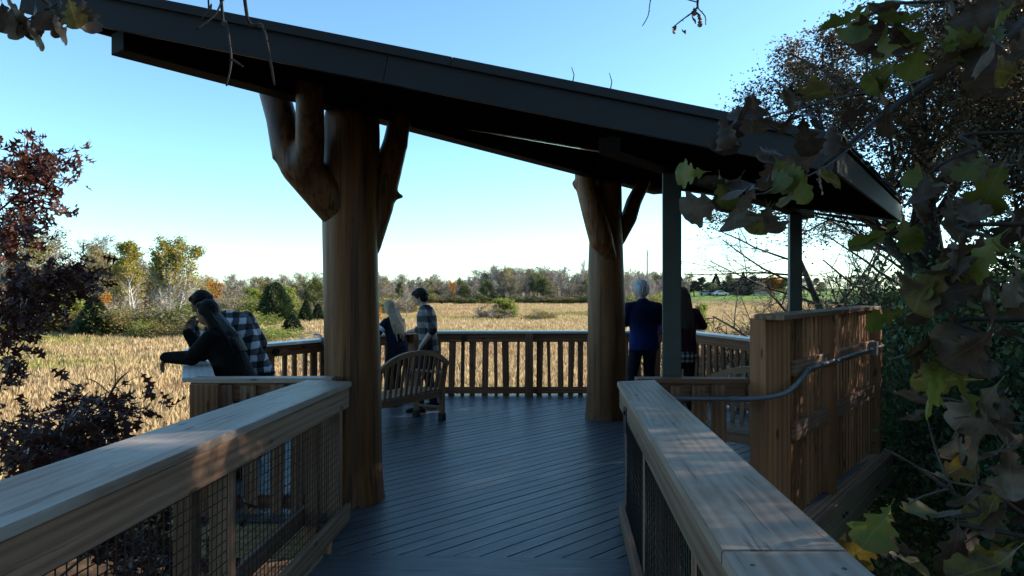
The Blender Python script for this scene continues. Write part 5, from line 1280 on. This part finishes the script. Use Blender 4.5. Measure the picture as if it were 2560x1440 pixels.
def person(label, x, y, th, h, lean, arms, sk, top, bottom, hair, head=(0, 0), ankles=None, sleeve=1.0, bulk=1.0, z0=.002, hat=None, extra=None, female=False, armr=1.0, hoff=(0, 0, 0), hs=1.0, roll=0.0):
    s = h/1.75; f = V(math.sin(th), math.cos(th), 0); r = V(math.cos(th), -math.sin(th), 0); U = V(0, 0, 1); B = V(x, y, z0)
    root = empty('person', B, label, 'person')
    uu = (U*math.cos(lean)+f*math.sin(lean)); ff = (f*math.cos(lean)-U*math.sin(lean))
    uu = (uu*math.cos(roll)-r*math.sin(roll)); r0 = r; r = (r*math.cos(roll)+(U*math.cos(lean)+f*math.sin(lean))*math.sin(roll))
    pel = B+U*(.95*s)
    def T(a, b, c): return pel+r*(a*s)+ff*(b*s)+uu*(c*s)          # torso space, c above pelvis
    sw = (.165 if female else .19)*bulk
    sh = {-1: T(-sw*.93, 0, .42), 1: T(sw*.93, 0, .42)}
    nk = T(0, .01, .52); hd_p = T(0, .035, .665)
    yaw, pit = head; rt = r; r = r0
    hf = (f*math.cos(yaw)+r*math.sin(yaw)); hr = (r*math.cos(yaw)-f*math.sin(yaw))
    hu = (U*math.cos(pit)+hf*math.sin(pit)); hf = (hf*math.cos(pit)-U*math.sin(pit))
    hc = nk+(hd_p-nk)*.4+hu*(.095*s)+hf*(.02*s)+V(*hoff)
    if ankles is None: ankles = {-1: B+r*(-.10*s)+f*(-.02)+U*(.085*s), 1: B+r*(.10*s)+f*(.05)+U*(.085*s)}
    hips = {q: pel+r*(q*.085*s)-U*(.03*s) for q in (-1, 1)}
    knees = {}
    for q in (-1, 1):
        m = (hips[q]+ankles[q])/2; d = ankles[q]-hips[q]; L = .435*s; hh = max(.0, L*L-(d.length/2)**2)
        knees[q] = m+f*(math.sqrt(hh)+.01)
    def torso(mb, o):
        bk = bulk; r = rt
        rings = [(-.10, .150*bk, .105*bk), (.0, .158*bk, .115*bk), (.12, .140*bk, .102*bk), (.26, .158*bk, .118*bk), (.36, .172*bk, .116*bk), (.42, .172*bk, .104*bk), (.465, .135*bk, .085), (.51, .08, .07)]
        if female: rings = [(c, a*(.93 if .05 < c < .3 else .95), b*(1.0 if c < .3 else .98)) for c, a, b in rings]
        mb.loft([(T(0, 0, c), r*((a+o)*s), ff*((b+o)*s)) for c, a, b in rings], 20)
    def legs(mb, o, full=True):
        for q in (-1, 1):
            mb.cap(hips[q], (.088+o)*s, knees[q], (.058+o)*s); mb.cap(knees[q], (.056+o)*s, ankles[q]+(knees[q]-ankles[q])*.02, (.040+o)*s)
    def arm(mb, o, frac=1.0, sides=(-1, 1)):
        for q in sides:
            e, w, hdv = arms[q]; mb.cap(T(0, 0, .475), (.045+o*.6)*s, sh[q], (.055+o)*s); mb.cap(sh[q], (.056+o)*s*(1+(bulk-1)*.5), e, (.044+o)*s*(armr if o else 1))
            w2 = Vector(e).lerp(Vector(w), frac); mb.cap(e, (.043+o)*s*(armr if o else 1), w2, (.043-.016*frac+o)*s*(armr if o else 1))
    # body, one continuous surface
    mb = MB(); torso(mb, 0); legs(mb, 0); arm(mb, 0)
    mb.cap(T(0, 0, .46), .06*s, hc-hu*(.06*s), .055*s)
    s_keep = s; s = s*hs
    mb.ell(hc, hr*(.076*s), hf*(.094*s), hu*(.115*s), 18, 12)
    mb.ell(hc-hu*(.055*s)+hf*(.03*s), hr*(.055*s), hf*(.062*s), hu*(.055*s), 14, 8)
    mb.cap(hc+hf*(.088*s)+hu*(.018*s), .011*s, hc+hf*(.108*s)-hu*(.018*s), .014*s, 8)
    mb.cap(hc+hf*(.080*s)-hu*(.05*s)-hr*(.015*s), .009*s, hc+hf*(.080*s)-hu*(.05*s)+hr*(.015*s), .009*s, 8)
    for q in (-1, 1): mb.ell(hc+hr*(q*.076*s)-hf*(.008*s)+hu*(.0*s), hr*(.010*s), hf*(.018*s), hu*(.030*s), 8, 6)
    s = s_keep
    for q in (-1, 1):
        e, w, hdv = arms[q]; w = Vector(w); hdv = Vector(hdv).normalized(); fa = (w-Vector(e)).normalized()
        side = hdv.cross(U if abs(hdv.z) < .9 else f).normalized(); nrm = side.cross(hdv)
        pc = w+hdv*(.05*s); mb.ell(pc, side*(.040*s), nrm*(.016*s), hdv*(.052*s), 12, 8)
        for k in range(4):
            b0 = w+hdv*(.088*s)+side*((k-1.5)*.0205*s); ln = (.036, .042, .039, .030)[k]*s; cur = (hdv*.8-nrm*.55).normalized()
            mb.cap(b0-hdv*.012, .0088*s, b0+cur*ln, .0080*s, 8); mb.cap(b0+cur*ln, .0080*s, b0+cur*ln+(hdv*.35-nrm*.9).normalized()*ln*.7, .0070*s, 8)
        t0 = w+hdv*(.03*s)+side*(-.036*s); td = (hdv*.75-side*.6-nrm*.25).normalized()
        mb.cap(t0, .011*s, t0+td*(.035*s), .0095*s, 8); mb.cap(t0+td*(.035*s), .0095*s, t0+td*(.035*s)+(hdv-nrm*.4).normalized()*(.028*s), .008*s, 8)
    o = mb.build_at('body', SK[sk], root, B, True); remesh(o, .0085, 3)
    for q in (-1, 1):
        e_ = MB(); e_.ell(hc+hf*(.083*s)+hr*(q*.030*s)+hu*(.012*s), hr*(.011*s), hf*(.008*s), hu*(.008*s), 8, 6); e_.build_at('eye', CL['shoe'], root, hc)
        e_ = MB(); e_.cap(hc+hf*(.089*s)+hr*(q*.015*s)+hu*(.034*s), .005*s, hc+hf*(.083*s)+hr*(q*.045*s)+hu*(.034*s), .004*s, 6); e_.build_at('eyebrow', HR[hair[0]], root, hc)
    # clothes
    mb = MB(); torso(mb, .022); arm(mb, .017, sleeve)
    mb.loft([(T(0, 0, c), r*(a*s*bulk), ff*(b*s*bulk)) for c, a, b in ((-.16, .178, .138), (-.08, .18, .14), (.08, .165, .128), (.2, .172, .130))], 20)
    mb.loft([(T(0, -.005, .44), r*(.12*s), ff*(.095*s)), (T(0, 0, .50), r*(.085*s), ff*(.08*s)), (T(0, .008, .545), r*(.066*s), ff*(.066*s))], 16)
    o = mb.build_at('top', CL[top], root, B, True); remesh(o, .013, 3)
    mb = MB(); legs(mb, .02); mb.loft([(T(0, 0, c), r*(a*s*bulk), ff*(b*s*bulk)) for c, a, b in ((-.15, .13, .10), (-.08, .165, .122), (.02, .168, .124), (.10, .150, .112))], 18)
    for q in (-1, 1): mb.cap(ankles[q]+U*(.03*s), .055*s, ankles[q]-U*(.02*s), .058*s)
    o = mb.build_at('trousers', CL[bottom], root, B, True); remesh(o, .013, 3)
    for q in (-1, 1):
        a = Vector(ankles[q]); g = V(a.x, a.y, B.z)
        mb = MB(); mb.loft([(g+f*(-.075*s)+U*.04, r*.032, U*.038), (g+f*(-.04*s)+U*.045, r*.042, U*.044), (g+f*(.04*s)+U*.045, r*.044, U*.044), (g+f*(.12*s)+U*.034, r*.050, U*.033), (g+f*(.18*s)+U*.026, r*.044, U*.025), (g+f*(.205*s)+U*.022, r*.025, U*.018)], 14)
        mb.cap(g+U*.06, .046, g+U*.10, .05, 12)
        mb.build_at('shoe', CL['shoe'], root, g, True)
    # hair
    hk, style = hair; s = s*hs
    mb = MB(); c = hc+hu*(.024*s)-hf*(.018*s)
    mb.ell(c, hr*(.090*s), hf*(.100*s), hu*(.106*s), 18, 12)
    mb.ell(hc-hf*(.040*s)-hu*(.025*s), hr*(.086*s), hf*(.068*s), hu*(.078*s), 14, 10)
    mb.ell(hc+hf*(.045*s)+hu*(.082*s), hr*(.062*s), hf*(.045*s), hu*(.035*s), 12, 8)
    if style == 'short':
        rt_ = random.Random(int(x*91))
        for k in range(110):
            a = rt_.uniform(-math.pi, math.pi); el = rt_.uniform(-.35, 1.4)
            d = (hr*(math.sin(a)*math.cos(el))*.9-hf*(math.cos(a)*math.cos(el))+hu*math.sin(el)*1.05)
            if d.dot(hf) > .55 and el < .8: continue
            p0 = c+d*(.094*s); p1 = p0-hu*(rt_.uniform(.015, .04)*s)+hr*(rt_.uniform(-.012, .012)*s)-hf*(.006*s)+d*(.006*s)
            mb.cap(p0, .008*s, p1, .004*s, 6)
    if style == 'long':
        bk = T(0, -.125, .34); lo = T(0, -.15, .20)
        rr_ = random.Random(int(x*50))
        mb.loft([(hc+hu*(.03*s)-hf*(.02*s), hr*(.088*s), hf*(.085*s)), (hc-hu*(.06*s)-hf*(.045*s), hr*(.098*s), hf*(.07*s)), (hc-hu*(.15*s)-hf*(.06*s), hr*(.105*s), hf*(.06*s)), (bk, r*(.115*s), ff*(.045*s)), (lo, r*(.09*s), ff*(.03*s))], 18)
        for k in range(9):
            a = (k-4)/4; st = hc-hf*(.055*s)+hr*(a*.085*s); e = T(a*.12, -.155+.04*abs(a), rr_.uniform(.08, .24)); mid = T(a*.13, -.15+.04*abs(a), .36)
            mb.cap(st, .022*s, mid, .024*s, 8); mb.cap(mid, .024*s, e, .009*s, 8)
    o = mb.build_at('hair', HR[hk], root, hc, True); remesh(o, .008, 1)
    return dict(root=root, hc=hc, hf=hf, hr=hr, hu=hu, s=s, T=T, sh=sh, arms=arms, f=f, r=r, B=B)

# leaning couple by the left railing
person('woman in black coat with long black hair leaning on the left railing', -2.58, 6.40, R(-88), 1.73, R(23),
   {-1: (V(-2.93, 6.25, 1.140), V(-3.20, 6.31, 1.138), V(-.45, 0, -.9)), 1: (V(-3.02, 6.66, 1.135), V(-3.16, 6.66, 1.34), V(-.1, 0, 1))}, 'tan', 'black', 'jeans', ('black', 'long'), head=(0, R(12)), bulk=1.22, female=True, armr=1.22)
person('man in black and white plaid shirt leaning beside the black coated woman', -2.70, 7.02, R(-60), 1.86, R(22),
   {-1: (V(-3.20, 6.92, 1.15), V(-3.24, 6.95, 1.36), V(-.1, -.2, 1)), 1: (V(-2.66, 7.22, 1.19), V(-2.80, 7.38, .98), V(-.4, .4, -.8))}, 'tan', 'plaid1', 'jeans', ('black', 'short'), head=(R(-30), R(32)), bulk=1.12, armr=1.15, hoff=(-.12, -.04, -.01), roll=R(13))
# girl and man at the far left railing
g = person('blond girl in navy top with white sleeve stripes leaning on the railing', -1.73, 10.30, R(-52), 1.62, R(13),
   {-1: (V(-1.99, 10.18, 1.125), V(-2.20, 10.06, 1.118), V(-.8, -.5, 0)), 1: (V(-1.84, 10.66, 1.12), V(-2.02, 10.72, 1.118), V(-.8, .3, 0))}, 'pale', 'navy', 'khaki', ('blond', 'long'), head=(0, R(15)), bulk=1.05, female=True, armr=1.1)
e, s0 = g['arms'][-1][0], g['sh'][-1]
for t in (.62, .78):
    p = s0.lerp(e, t); d = (e-s0).normalized(); mb = MB(); rr_ = (.060+(.044-.060)*t)*g['s']+.021
    mb.tube([p-d*.013, p+d*.013], rr_, 16, False); mb.build('sleeve_stripe', CL['stripe'], g['root'], True)
m2 = person('man in grey plaid shirt with sunglasses on his head beside the bench', -1.20, 9.80, R(-84), 1.80, R(4),
   {-1: (V(-1.10, 9.52, 1.20), V(-1.27, 9.50, .965), V(-.45, 0, -.9)), 1: (V(-1.36, 10.06, 1.17), V(-1.55, 10.2, 1.12), V(-.8, .3, -.2))}, 'pale', 'plaid2', 'jeans', ('black', 'short'), head=(R(4), R(24)), sleeve=.12,
   ankles={-1: V(-1.30, 9.74, .09), 1: V(-1.16, 10.12, .09)})
sg = empty('sunglasses', m2['hc'], 'sunglasses with blue lenses pushed up on the head of the man beside the bench', 'sunglasses')
for q in (-1, 1):
    c = m2['hc']+m2['hf']*.088+m2['hu']*.075+m2['hr']*(q*.033)
    mb = MB(); mb.ell(c, m2['hr']*.030, m2['hf']*.006, m2['hu']*.021, 14, 8); mb.build_at('lens', plain('blue_mirror_lens', (.05, .35, .75), .08, metal=.9, var=.05), sg, c, True)
    mb = MB(); mb.tube([c+m2['hr']*(q*.028), m2['hc']+m2['hf']*.04+m2['hr']*(q*.084)+m2['hu']*.07, m2['hc']-m2['hf']*.03+m2['hr']*(q*.084)+m2['hu']*.06], .003, 6); mb.build('temple', MAT['black'], sg)
person('child in grey hoodie mostly hidden behind the thick log column', -2.33, 9.52, R(-55), 1.36, R(6),
   {-1: (V(-2.58, 9.42, 1.01), V(-2.70, 9.58, 1.115), V(-.5, .3, .2)), 1: (V(-2.38, 9.90, .98), V(-2.46, 10.02, 1.115), V(-.4, .5, 0))}, 'pale', 'greyc', 'jeans', ('brown', 'short'), sleeve=.4)
# pair at the right
w1 = person('white haired man in blue fleece jacket standing at the far railing', 1.95, 10.10, R(-10), 1.90, R(3),
   {-1: (V(1.66, 10.14, 1.27), V(1.82, 10.42, 1.26), V(.3, .9, 0)), 1: (V(2.28, 10.22, 1.22), V(2.10, 10.44, 1.24), V(-.4, .9, 0))}, 'pale', 'fleece', 'jeans', ('white', 'short'), head=(R(-22), R(14)), bulk=1.16, armr=1.2, hs=1.12,
   ankles={-1: V(1.79, 10.08, .09), 1: V(2.12, 10.14, .09)})
gl = empty('eyeglasses', w1['hc'], 'dark rimmed glasses worn by the white haired man', 'glasses')
for q in (-1, 1):
    c = w1['hc']+w1['hf']*.10+w1['hu']*.012+w1['hr']*(q*.034)
    mb = MB(); mb.tube([c+w1['hr']*(.026*math.cos(a))+w1['hu']*(.02*math.sin(a)) for a in [i*math.pi/6 for i in range(13)]], .003, 5, False); mb.build('rim', MAT['black'], gl)
    mb = MB(); mb.tube([c+w1['hr']*(q*.026), w1['hc']+w1['hr']*(q*.088)+w1['hu']*.012-w1['hf']*.02], .003, 5); mb.build('temple', MAT['black'], gl)
w2 = person('brown haired woman in maroon fleece half hidden behind the near steel post', 2.50, 9.98, R(12), 1.80, R(3),
   {-1: (V(2.20, 10.02, 1.17), V(2.36, 10.32, 1.16), V(.4, .9, 0)), 1: (V(2.82, 10.06, 1.22), V(2.66, 10.34, 1.2), V(-.4, .9, 0))}, 'pale', 'maroon', 'khaki', ('brown', 'long'), head=(0, R(10)), bulk=1.08, female=True)
mb = MB(); T_ = w2['T']; s_ = w2['s']
mb.loft([(T_(0, 0, c), w2['r']*(a*s_), w2['f']*(b*s_)) for c, a, b in ((-.26, .196, .155), (-.15, .192, .152), (-.05, .185, .145))], 24); o = mb.build_at('shirt_tail', CL['plaid3'], w2['root'], w2['B'], True)
mb = MB(); e, wv = w2['arms'][-1][0], w2['arms'][-1][1]; mb.cap(e, .073*s_, Vector(e).lerp(Vector(wv), .6), .06*s_); mb.build('sleeve_patch', CL['lilac'], w2['root'], True)
